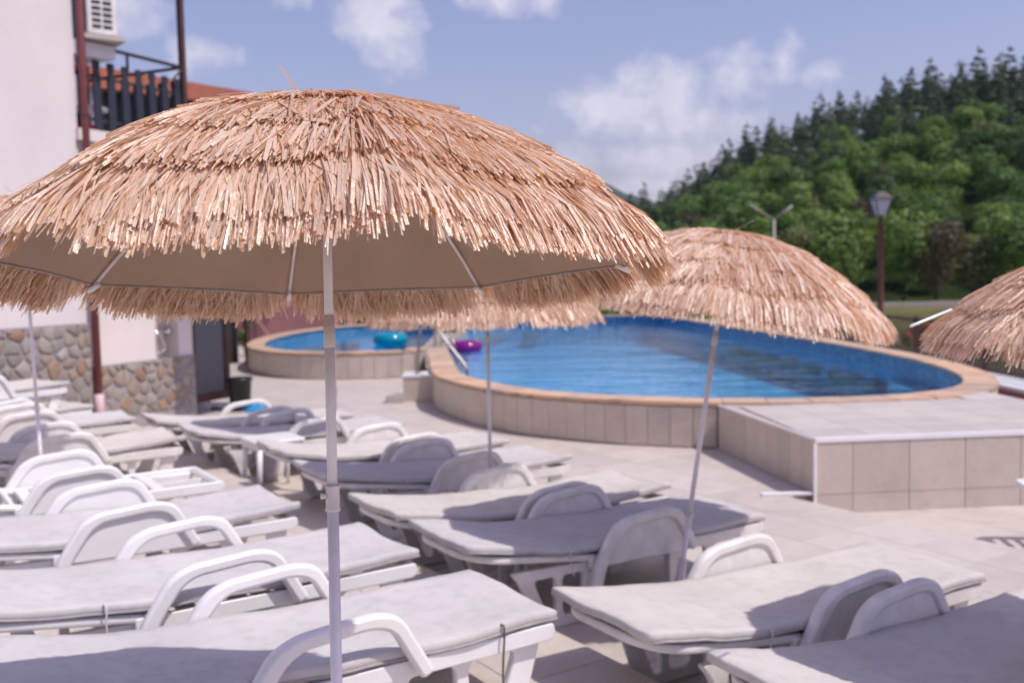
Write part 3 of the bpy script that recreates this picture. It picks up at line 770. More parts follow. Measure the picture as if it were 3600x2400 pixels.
for i in range(-2, 12):
    for j in range(8):
        cs = [pc + fr_d * ((i + a) * TS + .01) + pn * ((j + bb) * TS + .03) for a in (0, 1) for bb in (0, 1)]
        c = (cs[0] + cs[3]) / 2
        if inside(PLAT, c.x, c.y) and all(inside(inset(PLAT, -.16), p.x, p.y) for p in cs) and not inside(inset(MAIN, .05), c.x, c.y):
            obj('top_tile', tm, plat, (*pl(cs[0]), PH + .001), (0, 0, fr_a))
def trim(a, bb, z0, z1, wd, nm='edge_trim'):
    d = (bb - a); L_ = d.length; ang = math.atan2(d.y, d.x)
    o = bevel(B().box(0, L_, -.008, wd, z0, z1).mesh(nm, M_trim), .004); obj(nm, o, plat, (*pl(a), 0), (0, 0, ang))
trim(PLAT[0], PLAT[1], PH - .022, PH + .0165, .02); trim(PLAT[3], PLAT[0], PH - .008, PH + .0155, .012)
B().box(-.012, .010, -.012, .010, -.15, PH - .024).build('corner_trim', M_trim, plat)
B().add([(x, y, z) for z in (.0, .012) for x, y in (pl(PLAT[3] + Vector((-.03, 0))), pl(PLAT[0] + Vector((-.02, .02))), pl(PLAT[0] + Vector((.0, .02))), pl(PLAT[3]))], [(4, 5, 6, 7), (0, 1, 5, 4), (3, 0, 4, 7), (1, 2, 6, 5)]).build('base_trim', M_concrete, plat)
tag(bevel(B().box(-.22, .20, -.025, .025, 0, .022).build('loose_trim_strip', M_trim, None, False, (2.10, 7.52, .001), (0, 0, .02)).data, .004) and bpy.data.objects['loose_trim_strip'], 'loose white trim strip lying at the platform corner', 'trim strip')

# ------------------------------------------------------------------ railing by the river on a white kerb
def fence_run(name, a, bb, z0, h, label, nb, kerb=True):
    a = Vector(a); bb = Vector(bb); d = bb - a; L_ = d.length; ang = math.atan2(d.y, d.x); o = tag(empty(name, (a.x, a.y, z0), (0, 0, ang)), label, 'railing')
    B().box(0, L_, -.02, .02, h - .04, h).build('top_rail', M_brownmetal, o); B().box(0, L_, -.018, .018, .05, .085).build('bottom_rail', M_brownmetal, o)
    me = B().box(-.008, .008, -.008, .008, .085, h - .04).mesh('bar', M_brownmetal)
    for k in range(nb): obj('bar', me, o, (L_ * (k + .5) / nb, 0, 0))
    mp = B().box(-.03, .03, -.03, .03, 0, h + .03).mesh('post', M_brownmetal)
    for k in range(int(L_ / 2.2) + 1): obj('post', mp, o, (min(L_, k * 2.2), 0, 0))
    return o
kb = tag(empty('kerb_wall', (6.75, 8.0, -.35)), 'low white kerb wall under the river railing', 'wall')
kd = Vector((6.42, 24.0)) - Vector((6.80, 8.5)); 
B().box(0, kd.length, -.05, .5, 0, .55).build('body', M_white_wall, kb, False, (0, 0.5, 0), (0, 0, math.atan2(kd.y, kd.x)))
B().box(0, kd.length, .502, .53, .02, .50).build('painted_face', M_maroon, kb, False, (0, 0.5, 0), (0, 0, math.atan2(kd.y, kd.x)))
fence_run('railing', (6.72, 9.5), (6.35, 24.0), .2, .66, 'dark metal railing with thin bars beside the pool toward the river', 120)
fence_run('railing', (-5.6, 30.2), (6.3, 30.2), 0.0, 1.0, 'dark metal railing behind the far end of the pools', 90)

# ------------------------------------------------------------------ flower bed behind the pools
def shrub(name, c, R, H, n, seed, label, mat=None, flowers=0, cat='shrub', group=None):
    o = tag(empty(name, c), label, cat, group); r = np.random.default_rng(seed)
    balls = [(R * .6 * r.normal() * .6, R * .6 * r.normal() * .6, H * (.25 + .5 * r.random()), R * (.35 + .25 * r.random()), .9) for _ in range(7)]
    V, F, T = leaf_cloud(balls, n, .06 + .03 * R, seed=seed); obj('foliage', mkmesh('foliage', V, F, mat or M_leaf, False, T), o)
    B().tube([(0, 0, -.05), (.02, .01, H * .5)], [.025, .012], 6).build('stem', M_bark, o)
    if flowers:
        V, F, T = leaf_cloud([(x, y, z + .05, rr * 1.08, q) for x, y, z, rr, q in balls], flowers, .05, seed=seed + 1); f = obj('blossom', mkmesh('blossom', V, F, M_flower, False, T), o); f['kind'] = 'stuff'
    return o
bedo = B().box(-5.8, 6.0, 28.95, 30.0, -.1, .12).build('flower_bed', M_ground); tag(bedo, 'earth strip with plants behind the pools', None, None, 'structure')
labs = ['leafy shrub with red blossom at the left end behind the small pool', 'red flowering bush behind the turquoise ring', 'low green bush between the red flowering bushes', 'red flowering plant behind the pool hand rail', 'green bush behind the middle of the large pool', 'dark bush at the far end of the large pool', 'bright green bush near the far right pool corner', 'dry reddish bush at the far right pool corner']
for k, lab in enumerate(labs):
    x = -4.7 + k * 1.25
    shrub('garden_shrub', (x, 29.5, .1), .42, .55 + .15 * (k % 3), 420, 300 + k, lab, M_brownleaf if k == 7 else M_leaf, 160 if k in (0, 1, 3) else 0)
shrub('flowering_plant', (6.95, 17.0, .0), .28, .85, 260, 340, 'red flowering plant growing at the river railing', M_leaf, 90)
for k, (x, y, sc) in enumerate([(-9.5, 33, .36), (-6.3, 34.5, .30), (8.2, 36, .20)]):
    tree('garden_tree', BROAD[k % 5], (x, y, -1.0), sc, k, ['dark leafy garden tree behind the maroon house', 'round garden tree behind the small pool', 'low leafy tree right of the far pool corner'][k])

# ------------------------------------------------------------------ hotel building
def stones(parent, O, w, h, seed, dx=.175, dz=.125, depth=.02):
    """irregular rubble stones in the wall plane; local x along the wall, z up, -y outwards"""
    r = random.Random(seed); pts = []
    nxx, nzz = int(w / dx) + 2, int(h / dz) + 2
    for j in range(-1, nzz):
        for i in range(-1, nxx): pts.append(((i + .5 + (j % 2) * .5 + r.uniform(-.42, .42)) * dx, (j + .5 + r.uniform(-.42, .42)) * dz))
    for (px, pz) in pts:
        if not (-.05 < px < w + .05 and -.05 < pz < h + .05): continue
        poly = [(max(0, px - .5), max(0, pz - .5)), (min(w, px + .5), max(0, pz - .5)), (min(w, px + .5), min(h, pz + .5)), (max(0, px - .5), min(h, pz + .5))]
        for (qx, qz) in pts:
            if (qx, qz) == (px, pz) or abs(qx - px) > .9 or abs(qz - pz) > .9: continue
            mx, mz = (px + qx) / 2, (pz + qz) / 2; nx_, nz_ = qx - px, qz - pz; out = []
            for k in range(len(poly)):
                a, b_ = poly[k - 1], poly[k]; da = (a[0] - mx) * nx_ + (a[1] - mz) * nz_; db = (b_[0] - mx) * nx_ + (b_[1] - mz) * nz_
                if (da <= 0) != (db <= 0): t = da / (da - db); out.append((a[0] + (b_[0] - a[0]) * t, a[1] + (b_[1] - a[1]) * t))
                if db <= 0: out.append(b_)
            poly = out
            if len(poly) < 3: break
        if len(poly) < 3: continue
        cx = sum(p[0] for p in poly) / len(poly); cz = sum(p[1] for p in poly) / len(poly)
        gap = r.uniform(.006, .024); rp = []
        for p in poly:
            dd = math.hypot(p[0] - cx, p[1] - cz); k = max(.3, 1 - gap / max(dd, .02)); rp.append(((p[0] - cx) * k * r.uniform(.93, 1.0), (p[1] - cz) * k * r.uniform(.93, 1.0)))
        rp = round_poly(rp, .02, 2); m = len(rp); dep = depth * r.uniform(.5, 1.1)
        V = [(x, 0, z) for x, z in rp] + [(x * .96, -dep * .8, z * .96) for x, z in rp] + [(x * .84, -dep, z * .84) for x, z in rp]
        F = []
        for k in range(m):
            k2 = (k + 1) % m; F += [(k, k2, m + k2, m + k), (m + k, m + k2, 2 * m + k2, 2 * m + k)]
        F.append(tuple(2 * m + k for k in range(m)))
        obj('stone', mkmesh('stone', V, F, M_stone, True), parent, (cx, 0, cz))
FANG = math.atan2(FD.y, FD.x)
ho = tag(empty('hotel_building', (FP(0).x, FP(0).y, Z_UP), (0, 0, FANG)), 'tall white stuccoed building with rubble stone base beside the loungers', 'building')
T1 = 1.08
# local: x along facade, y into the building, z up from the upper terrace
B().box(-9, T1, .0, 7, 0, 9.5).build('wall', M_stucco, ho)
sb = B().box(-4.2, T1 + .002, -.03, .02, 0, 1.13).build('stone_base', M_mortar, ho)
st_root = obj('rubble_stonework', B().box(-3.0, T1, -.034, -.031, .0, 1.12).mesh('rubble_stonework', M_mortar), ho, (0, 0, 0))
def stones_at(parent, x0, w, h, seed, yoff):
    n0 = set(o.name for o in parent.children); stones(parent, None, w, h, seed)
    for o in parent.children:
        if o.name not in n0: o.location.x += x0; o.location.y += yoff
stones_at(st_root, -2.4, T1 + 2.4, 1.12, 21, -.034)
wing = tag(empty('hotel_wing', (FP(T1).x, FP(T1).y, Z_UP), (0, 0, FANG)), 'low cream wing with stone base, shower niche and dark glass door', 'building')
WL = 2.42
NX0, NX1 = 1.03, 1.42      # shower niche
w_ = B().box(0.002, NX0, .02, 3.2, -.2, 3.15).box(NX1, 1.66, .02, 3.2, -.2, 3.15).box(NX0, NX1, .22, 3.2, -.2, 3.15).box(NX0, NX1, .02, .22, -.2, .62).box(1.66, WL, .45, 3.2, -.2, 3.15).box(1.66, WL, .02, .45, 2.35, 3.15)
w_.build('wall', M_stucco2, wing)
B().box(NX0 + .002, NX1 - .002, .205, .218, .62, 2.4).build('niche_tiling', M_walltile, wing)
st2 = B().box(0.002, 1.655, -.012, .018, -.2, .635).build('rubble_stonework', M_mortar, wing)
stones_at(st2, 0.0, 1.65, .63, 33, -.012)
dr = obj('door', B().box(0, .06, .05, .12, 0, 2.3).box(.62, .70, .05, .12, 0, 2.3).box(.06, .62, .05, .12, 0, .10).box(.06, .62, .05, .12, 1.18, 1.28).box(.06, .62, .05, .12, 2.2, 2.3).mesh('door', M_brownmetal), wing, (1.68, 0, 0))
obj('lower_pane', B().box(.06, .62, .075, .085, .10, 1.18).mesh('lower_pane', M_frost), dr); obj('upper_pane', B().box(.06, .62, .075, .085, 1.28, 2.2).mesh('upper_pane', M_darkglass), dr)
B().tube([(.57, .045, 1.15), (.57, .0, 1.15), (.50, .0, 1.15)], .012, 8).build('handle', M_chrome, dr)
B().box(-.03, WL + .12, -.06, 3.25, 3.152, 3.28).build('roof_slab', M_stucco2, wing)
aw = tag(empty('unseen_awning', (FP(T1 + 1.25).x, FP(T1 + 1.25).y, 3.0), (0, 0, FANG)), 'unseen flat awning added to shade the glass door of the wing', 'awning')  # added out of view, deep enough to shade the door wall to the floor
B().box(0, 1.6, -1.75, .015, 0, .06).build('panel', M_brownmetal, aw)
for x in (.03, 1.5): B().tube([(x, -1.6, 0), (x, 0.01, -.02)], .02, 6).build('support', M_brownmetal, aw)
# red down pipe
pipe = tag(empty('down_pipe', (FP(T1 + .05).x, FP(T1 + .05).y, Z_UP)), 'maroon rain pipe with pink lower end on the building corner', 'pipe')
po_ = FN * .07
B().tube([(po_.x, po_.y, .32), (po_.x, po_.y, 8.5)], .042, 12).build('upper_pipe', M_maroon, pipe, True)
B().tube([(po_.x, po_.y, .0), (po_.x, po_.y, .33)], .052, 12).build('lower_pipe', M_pinkpipe, pipe, True)
for z in (1.4, 3.4, 5.4): B().tube([(po_.x, po_.y, z), (po_.x, po_.y, z + .03)], .05, 12).build('clamp', M_brownmetal, pipe)
# shower mixer in niche
sh = tag(empty('wall_shower', (FP(T1 + 1.22, -.2).x, FP(T1 + 1.22, -.2).y, Z_UP + .95), (0, 0, FANG)), 'chrome mixer tap in the tiled niche of the wing', 'tap')
B().tube([(-.13, -.06, 0), (.13, -.06, 0)], .026, 10).build('body', M_chrome, sh, True)
for sx in (-1, 1): B().tube([(sx * .13, -.06, 0), (sx * .175, -.06, 0)], [.042, .034], 12).build('knob', M_chrome, sh, True)
B().tube(catmull([(0, -.06, -.02), (0, -.1, -.08), (.05, -.1, -.2), (-.05, -.08, -.24), (-.06, -.06, -.05)], 5, False), .010, 6).build('hose', M_chrome, sh, True)
for sx in (-.08, .08): B().tube([(sx, .0, 0), (sx, -.06, 0)], .016, 8).build('inlet', M_chrome, sh, True)

# balcony railing above the wing
bal = tag(empty('balcony_railing', (FP(T1 + .04, .0).x, FP(T1 + .04).y, 3.43), (0, 0, FANG)), 'dark blue grey wooden balcony railing above the wing', 'railing')
BL = 1.62
B().box(-.02, BL, -.02, .02, .93, .965).build('hand_rail', M_blackmetal, bal); B().box(0, BL, .028, .05, .60, .63).build('cross_rail', M_blackmetal, bal); B().box(0, BL, .028, .05, .12, .15).build('cross_rail', M_blackmetal, bal)
pk = plate('baluster', [round_poly([(-.055, .0), (.055, .0), (.055, .60), (.035, .66), (.05, .72), (.05, .775), (-.05, .775), (-.05, .72), (-.035, .66), (-.055, .60)], [.0, .0, .01, .01, .01, .045, .045, .01, .01, .01], 4)], .022, .003, M_bluegrey, 'XZ')
for k in range(8): obj('baluster', pk, bal, (.06 + k * .212, .012, .02))
B().box(.72, .745, -.012, .012, .75, .93).build('rail_strut', M_blackmetal, bal)
B().tube([(BL, 0, .93), (BL - .15, 0, .78)], .014, 6).build('brace', M_blackmetal, bal)
B().box(BL - .02, BL + .045, -.035, .03, -.15, 4.5).build('corner_post', M_brownmetal, bal)
B().box(BL, BL + .03, .03, 1.6, .93, .965).build('hand_rail', M_blackmetal, bal)
for k in range(7): obj('baluster', pk, bal, (BL + .012, .15 + k * .21, .02), (0, 0, math.pi / 2))
# things on the balcony
tag(bevel(B().box(-.19, .19, -.14, .14, 0, .13).build('red_cushion', M_red, None, False, (FP(T1 + .45, -.45).x, FP(T1 + .45, -.45).y, 3.432), (0, 0, FANG)).data, .04, 3) and bpy.data.objects['red_cushion'], 'red cushion on the balcony behind the railing', 'cushion')
tb = tag(empty('balcony_chair', (FP(T1 + 1.0, -.9).x, FP(T1 + 1.0, -.9).y, 3.432), (0, 0, FANG + .4)), 'pale folded chair half hidden behind the balcony railing', 'chair')
B().box(-.2, .2, -.2, .2, .40, .44).build('seat', M_greycloth, tb); B().box(-.2, .2, .18, .22, .46, .88).build('backrest', M_greycloth, tb)
for sx in (-.18, .18):
    for sy in (-.18, .18): B().box(sx - .015, sx + .015, sy - .015, sy + .015, 0, .40).build('leg', M_blackmetal, tb)

# air conditioner on the side of the tall block
acp = at(201, 76, 11.2)
ac = tag(empty('air_conditioner', acp, (0, 0, rad(40))), 'white outdoor air conditioner unit hung high on the wall', 'air conditioner')
bevel(B().box(0, .33, 0, .5, 0, .62).build('case', M_plastic_old, ac).data, .012)
B().box(-.012, -.001, .03, .47, .03, .59).build('side_vent', M_blackmetal, ac)
for i in range(2):
    for j in range(8):
        B().box(.055 + i * .12, .150 + i * .12, -.006, -.001, .07 + j * .066, .105 + j * .066).build('grille_slot', M_black, ac)
bk = B().box(-.05, .40, -.06, .55, -.06, -.015).build('bracket_shelf', M_concrete, ac)
tag(B().add([(x, y, z) for z in (4.24, 4.395) for x, y in [(FP(T1, .02).x, FP(T1, .02).y), (FP(T1 + .50, .10).x, FP(T1 + .50, .10).y), (FP(T1 + .44, -1.0).x, FP(T1 + .44, -1.0).y), (FP(T1, -1.0).x, FP(T1, -1.0).y)]],
            [(0, 3, 2, 1), (4, 5, 6, 7), (0, 1, 5, 4), (1, 2, 6, 5), (2, 3, 7, 6), (3, 0, 4, 7)]).build('wall_ledge', M_white_wall), 'white ledge below the air conditioner', 'ledge')
tag(B().add([(x, y, z) for z in (5.55, 5.75) for x, y in [(FP(T1, .1).x, FP(T1, .1).y), (FP(T1 + .95, .1).x, FP(T1 + .95, .1).y), (FP(T1 + .95, -2).x, FP(T1 + .95, -2).y), (FP(T1, -2).x, FP(T1, -2).y)]],
            [(0, 3, 2, 1), (4, 5, 6, 7), (0, 1, 5, 4), (1, 2, 6, 5), (2, 3, 7, 6), (3, 0, 4, 7)]).build('roof_overhang', M_white_wall), 'pale roof overhang at the top left corner', 'overhang')

# neighbouring house with orange roof
ra, rb = at(205, 150, 16.5), at(582, 213, 20.5)
nh = tag(empty('neighbour_house', (ra.x, ra.y, 0)), 'house with orange tiled roof edge behind the balcony', 'house')
d2 = Vector((rb.x - ra.x, rb.y - ra.y)); n2 = Vector((-d2.y, d2.x)).normalized(); Z0, Z1 = ra.z, rb.z
def rp(k, o, z): p = d2 * k + n2 * o; return (p.x, p.y, z)
B().add([rp(0, 0, Z0 - .34), rp(1, 0, Z1 - .30), rp(1, 0, Z1), rp(0, 0, Z0), rp(0, 3.5, Z0 + .9), rp(1, 3.5, Z1 + .35), rp(0, 3.5, Z0 + .5), rp(1, 3.5, Z1)], [(0, 1, 2, 3), (3, 2, 5, 4), (0, 6, 7, 1), (1, 7, 5, 2), (0, 3, 4, 6), (6, 4, 5, 7)]).build('roof', M_orange, nh)
B().add([rp(0.02, .5, 0), rp(.96, .5, 0), rp(.96, .5, Z1 - .05), rp(.02, .5, Z0 - .05), rp(0.02, 3.2, 0), rp(.96, 3.2, 0), rp(.96, 3.2, Z1), rp(.02, 3.2, Z0)], [(0, 1, 2, 3), (1, 5, 6, 2), (5, 4, 7, 6), (4, 0, 3, 7)]).build('wall', M_dark, nh)
for k in (.05, .5, .93): B().tube([rp(k, .15, 0), rp(k, .15, 5.0)], .07, 8).build('post', M_white_wall if k < .1 else M_brownmetal, nh)

# maroon house behind the small pool
mh = tag(empty('maroon_house', (-7.2, 25.6, 0)), 'maroon rendered house wall behind the small pool', 'house')
B().box(0, 2.6, 0, 4, -.1, 3.2).build('wall', M_maroonwall, mh); B().box(-.3, 2.35, -.85, 4.4, 3.2, 3.4).build('roof', M_orange, mh)
B().box(2.605, 2.62, 1, 2, 0, 2).build('door', M_brownmetal, mh)
sr = tag(empty('stair_rail', (-6.35, 24.6, 0)), 'slanting brown stair rail in front of the maroon wall', 'hand rail')
B().tube([(-.35, 0, 1.35), (.42, 0, .15)], .035, 6).build('rail', M_maroonwall, sr)
for x, z in ((-.3, 1.25), (.0, .8), (.36, .25)): B().tube([(x, 0, 0), (x, 0, z)], .025, 6).build('post', M_brownmetal, sr)
wc = tag(empty('white_post', (-5.98, 21.0, 0)), 'square white post beyond the dark glass door', 'post')
B().box(-.085, .085, -.085, .085, 0, 2.9).build('shaft', M_white_wall, wc); B().box(-.12, .12, -.12, .12, 2.9, 3.05).build('cap', M_white_wall, wc)
# spiral topiary
tp = tag(empty('topiary', (-5.95, 22.2, 0)), 'small spiral clipped evergreen beside the white post', 'plant')
balls = [(.10 * math.cos(k * 1.5), .10 * math.sin(k * 1.5), .12 + k * .13, .14 - .010 * k, .6) for k in range(9)]
V, F, T = leaf_cloud(balls, 520, .04, seed=77); obj('foliage', mkmesh('foliage', V, F, M_leaf, False, T), tp); B().tube([(0, 0, 0), (0, 0, 1.2)], [.03, .015], 6).build('stem', M_bark, tp)
# black bucket
bu = tag(empty('bucket', (-3.60, 13.05, 0)), 'black plastic bin standing by the glass door', 'bucket')
B().lathe([(.0, .01), (.125, .01), (.155, .40), (.17, .40), (.17, .44), (.145, .44), (.115, .05), (.0, .05)], 20).build('shell', M_black, bu, True)
B().tube([(.165 * math.cos(w), .165 * math.sin(w), .43) for w in [2 * math.pi * k / 16 for k in range(17)]], .008, 6).build('rim', M_black, bu, True)

# ------------------------------------------------------------------ sun loungers
def zsup(x): return .325 + .115 * smooth(.78, .0, x) if x < .78 else .325
def zs(x):
    return .325 + .115 * max(0, min(1, (.80 - x) / .80)) ** 1.15
def make_mattress(seed, mat, lift=.0):
    r = random.Random(seed); NX, NY = 46, 14; Lm, Wm, th = 1.90, .635, .040; V = []; F = []; o = Vector((seed * 3.1, seed * 1.7, 0))
    ringp = []
    def topz(x, y):
        e = min(1, min(x, Lm - x) / .03 if True else 1); 
        z = zs(x) + .006 + th + .011 * noise.noise(Vector((x * 3.2, y * 3.5, 0)) + o) + .0035 * noise.noise(Vector((x * 11, y * 13, 3)) + o) + .0025 * abs(noise.noise(Vector((x * 5 + y * 9, y * 5 - x * 3, 7)) + o))
        z += .016 * math.exp(-((x - .82) / .2) ** 2) + .012 * math.exp(-((x - 1.25) / .22) ** 2) * noise.noise(o * 2.0)
        k = (abs(y) / (Wm / 2)) ** 2; z += lift * k * max(0, (x - 1.35) / .45) + .010 * k * max(0, .3 - x) / .3
        return z
    def edge(y): return .016 * noise.noise(Vector((0, y * 6, 9)) + o)
    for layer in range(4):
        for i in range(NX + 1):
            for j in range(NY + 1):
                fx, fy = i / NX, j / NY; shrink = (.007, .0, .0, .010)[layer]
                x = -.03 + shrink + (Lm - 2 * shrink) * fx; y = (fy - .5) * (Wm - 2 * shrink) * (1 + .030 * noise.noise(Vector((x * 3, 5, 1)) + o))
                x += edge(y) if i in (0, NX) else 0
                z = topz(x, y) - (0, .006, th - .008, th)[layer]
                V.append((x, y, z))
    W1 = (NX + 1) * (NY + 1); idx = lambda l, i, j: l * W1 + i * (NY + 1) + j
    for i in range(NX):
        for j in range(NY):
            F.append((idx(0, i, j), idx(0, i + 1, j), idx(0, i + 1, j + 1), idx(0, i, j + 1))); F.append((idx(3, i, j), idx(3, i, j + 1), idx(3, i + 1, j + 1), idx(3, i + 1, j)))
    for l in range(3):
        for i in range(NX):
            F.append((idx(l, i, 0), idx(l + 1, i, 0), idx(l + 1, i + 1, 0), idx(l, i + 1, 0))); F.append((idx(l, i, NY), idx(l, i + 1, NY), idx(l + 1, i + 1, NY), idx(l + 1, i, NY)))
        for j in range(NY):
            F.append((idx(l, 0, j), idx(l, 0, j + 1), idx(l + 1, 0, j + 1), idx(l + 1, 0, j))); F.append((idx(l, NX, j), idx(l + 1, NX, j), idx(l + 1, NX, j + 1), idx(l, NX, j + 1)))
    bm = bmesh.new(); me = mkmesh('mattress', V, F, mat, True); bm.from_mesh(me)
    used = [v for v in bm.verts if not v.link_faces]; bmesh.ops.delete(bm, geom=used, context='VERTS'); bm.to_mesh(me); bm.free()
    me.polygons.foreach_set('use_smooth', [True] * len(me.polygons))
    pip = B()
    for sy in (-1, 1):
        pts = [(-.03 + Lm * k / 40, sy * Wm / 2 * (1 + .030 * noise.noise(Vector(((-.03 + Lm * k / 40) * 3, 5, 1)) + o)), topz(-.03 + Lm * k / 40, sy * Wm / 2) - th * .86) for k in range(41)]
        pip.tube(pts, .0055, 5)
    return me, pip.mesh('piping', M_piping, True)
MATT = [make_mattress(k, M_fabric2 if k % 2 else M_fabric, (.0, .012, .03)[k % 3]) for k in range(6)]
def lounger_parts(mat):
    P = {}
    P['head_leg'] = plate('leg_panel', [round_poly([(.22, .31), (.74, .30), (.70, .0), (.40, .0), (.355, .02), (.27, .25)], [.03, .0, .02, .02, .02, .03]),
                                      round_poly([(.345, .255), (.475, .255), (.475, .05), (.435, .05)], [.03, .03, .05, .04]), round_poly([(.515, .255), (.645, .255), (.635, .05), (.515, .05)], [.03, .03, .045, .045])], .036, .006, mat, 'XZ')
    P['foot_leg'] = plate('leg_panel', [round_poly([(1.20, .30), (1.82, .30), (1.80, .22), (1.73, .0), (1.64, .0), (1.62, .05), (1.30, .05), (1.27, .0), (1.20, .0)], [.0, .02, .03, .01, .02, .03, .03, .02, .01]),
                                      round_poly([(1.27, .25), (1.46, .25), (1.46, .09), (1.27, .09)], [.04, .04, .07, .07]), round_poly([(1.51, .25), (1.71, .25), (1.655, .09), (1.51, .09)], [.04, .04, .05, .06])], .036, .006, mat, 'XZ')
    P['rail'] = plate('side_rail', [round_poly([(.66, .265), (1.84, .265), (1.86, .29), (1.85, .325), (.66, .325)], [.01, .02, .02, .01, .01])], .030, .004, mat, 'XZ')
    outer = [(.61, .06), (.665, .30), (.775, .465), (.86, .505), (1.13, .525), (1.215, .50), (1.335, .29), (1.285, .27), (1.180, .455), (1.11, .475), (.88, .457), (.825, .425), (.725, .285), (.670, .06)]
    P['arm_open'] = plate('armrest', [round_poly(outer, [.01, .05, .10, .06, .06, .08, .02, .02, .06, .05, .05, 0.06, .06, .01], 4)], .050, .013, mat, 'XZ')
    fill = [(.715, .285), (.735, .33), (.80, .445), (.88, .480), (1.11, .498), (1.19, .465), (1.27, .31), (1.27, .275)]
    P['arm_fill'] = plate('arm_panel', [round_poly(fill, [.0, .02, .05, .04, .04, .05, .02, 0], 4)], .016, .003, mat, 'XZ')
    slots = [round_poly([(.10 + k * .082, -.235), (.150 + k * .082, -.235), (.150 + k * .082, .235), (.10 + k * .082, .235)], .015, 3) for k in range(8)]
    bk = plate('backrest', [round_poly([(-.02, -.31), (.80, -.31), (.80, .31), (-.02, .31)], [.19, .01, .01, .19], 8)] + slots, .034, .010, mat)
    for v in bk.vertices: v.co.z += zs(v.co.x) - .020
    P['back'] = bk
    P['slat'] = bevel(B().box(-.038, .038, -.285, .285, .303, .324).mesh('slat', mat), .006)
    for v in P['slat'].vertices: v.co.z -= .012 * (1 - (v.co.y / .285) ** 2)
    P['end_bar'] = bevel(B().box(1.80, 1.86, -.285, .285, .285, .325).mesh('end_bar', mat), .01)
    P['seat_strut'] = B().box(.82, 1.80, -.02, .02, .27, .30).mesh('seat_strut', mat)
    return P
LP = {'new': lounger_parts(M_plastic), 'old': lounger_parts(M_plastic_old)}
def make_lounger(style, closed_arms, matt, label, group, name='sun_lounger'):
    P = LP[style]; r = tag(empty(name), label, 'sun lounger', group)
    for sy in (-1, 1):
        obj('leg_panel', P['head_leg'], r, (0, sy * .262, 0)); obj('leg_panel', P['foot_leg'], r, (0, sy * .262, 0)); obj('side_rail', P['rail'], r, (0, sy * .300, 0))
        a = obj('armrest', P['arm_open'], r, (0, sy * .345, 0))
        if closed_arms: obj('arm_panel', P['arm_fill'], a, (0, -sy * .004, 0))
    obj('backrest', P['back'], r); obj('end_bar', P['end_bar'], r); obj('seat_strut', P['seat_strut'], r)
    for k in range(7): obj('slat', P['slat'], r, (.865 + k * .1, 0, 0))
    if matt is not None:
        m = obj('mattress', MATT[matt][0], r); obj('piping', MATT[matt][1], m)
    return r
def tie(parent, x, sy, L_=.16, m=None, name='tie_tape', z=None, seed=0):
    rr = random.Random(seed); z = z if z is not None else zs(x) + .03
    pts = catmull([(x, sy * .318, z + .01), (x + .006, sy * .332, z - .01), (x + rr.uniform(-.01, .01), sy * .334, z - L_ * .5), (x + rr.uniform(-.03, .03), sy * .333, z - L_)], 4, False)
    return B().tube(pts, .004, 5).build(name, m or M_string, parent, True)
GM, GL = 'sun loungers in the row nearer the pool', 'sun loungers in the left row'
def put(l, s, vh, z, ang=0.): p = SV(s, vh); l.location = (p.x, p.y, z); l.rotation_euler = (0, 0, DECK_ANG + ang); return l
MID = [('old', True, 1, -2.00, 2.28, -.02, 'lounger with shaded grey mattress in the bottom right corner'),
       ('old', True, 3, -2.86, 2.27, -.03, 'lounger with sunlit mattress standing on the right just before the bottom right one'),
       ('old', True, 0, -4.19, 2.32, -.03, 'lounger with half shaded mattress left of the leaning umbrella pole'),
       ('old', True, 5, -4.98, 2.34, -.02, 'sunlit lounger directly behind the half shaded one by the leaning pole'),
       ('old', True, 2, -6.17, 2.46, -.02, 'shaded lounger behind the pole of the second umbrella'),
       ('old', True, 1, -7.14, 2.54, -.02, 'lounger in the pool row seen just right of the front umbrella pole'),
       ('old', False, 4, -8.50, 2.30, .0, 'shaded open armed lounger with a grey bag hanging from it'),
       ('old', False, 3, -9.45, 2.22, .0, 'farthest lounger of the pool row with open arms near the glass door')]
ML = []
for i, (sty, ca, mt, s, vh, an, lab) in enumerate(MID): ML.append(put(make_lounger(sty, ca, mt, lab, GM), s, vh, Z_MID, an))
LEFT = [('new', False, 0, -3.20, .20, .0, 'nearest lounger at the bottom with a partly shaded mattress and open arms'),
        ('new', False, 4, -4.17, .15, .0, 'second lounger from the bottom with glossy open arms in the left row'),
        ('new', True, 2, -5.31, .04, .0, 'lounger with closed arm panels just before the bare slatted lounger'),
        ('new', True, None, -6.50, .02, .0, 'white slatted lounger without any mattress'),
        ('old', True, 5, -7.98, .16, .0, 'lounger behind the bare slatted one with a thin white pole before it'),
        ('old', True, 4, -9.49, .15, .0, 'lounger in the left row second nearest to the stone wall')]
LL_ = []
for i, (sty, ca, mt, s, vh, an, lab) in enumerate(LEFT): LL_.append(put(make_lounger(sty, ca, mt, lab, GL), s, vh, Z_UP, an))
# stack of two by the wall
ang55 = rad(55); ax = Vector((math.cos(ang55), math.sin(ang55))); pe = Vector((-ax.y, ax.x))
base = Vector((-4.22, 9.84)) + pe * .32 - ax * 1.82
for k, lab in enumerate(('bottom lounger of the two stacked by the stone wall', 'top lounger of the two stacked by the stone wall')):
    l = make_lounger('new', True, 1 if k else 3, lab, GL); p = base - ax * (.22 * k) + pe * (.05 * k); l.location = (p.x, p.y, Z_UP + .335 * k * .72); l.rotation_euler = (0, 0, ang55)
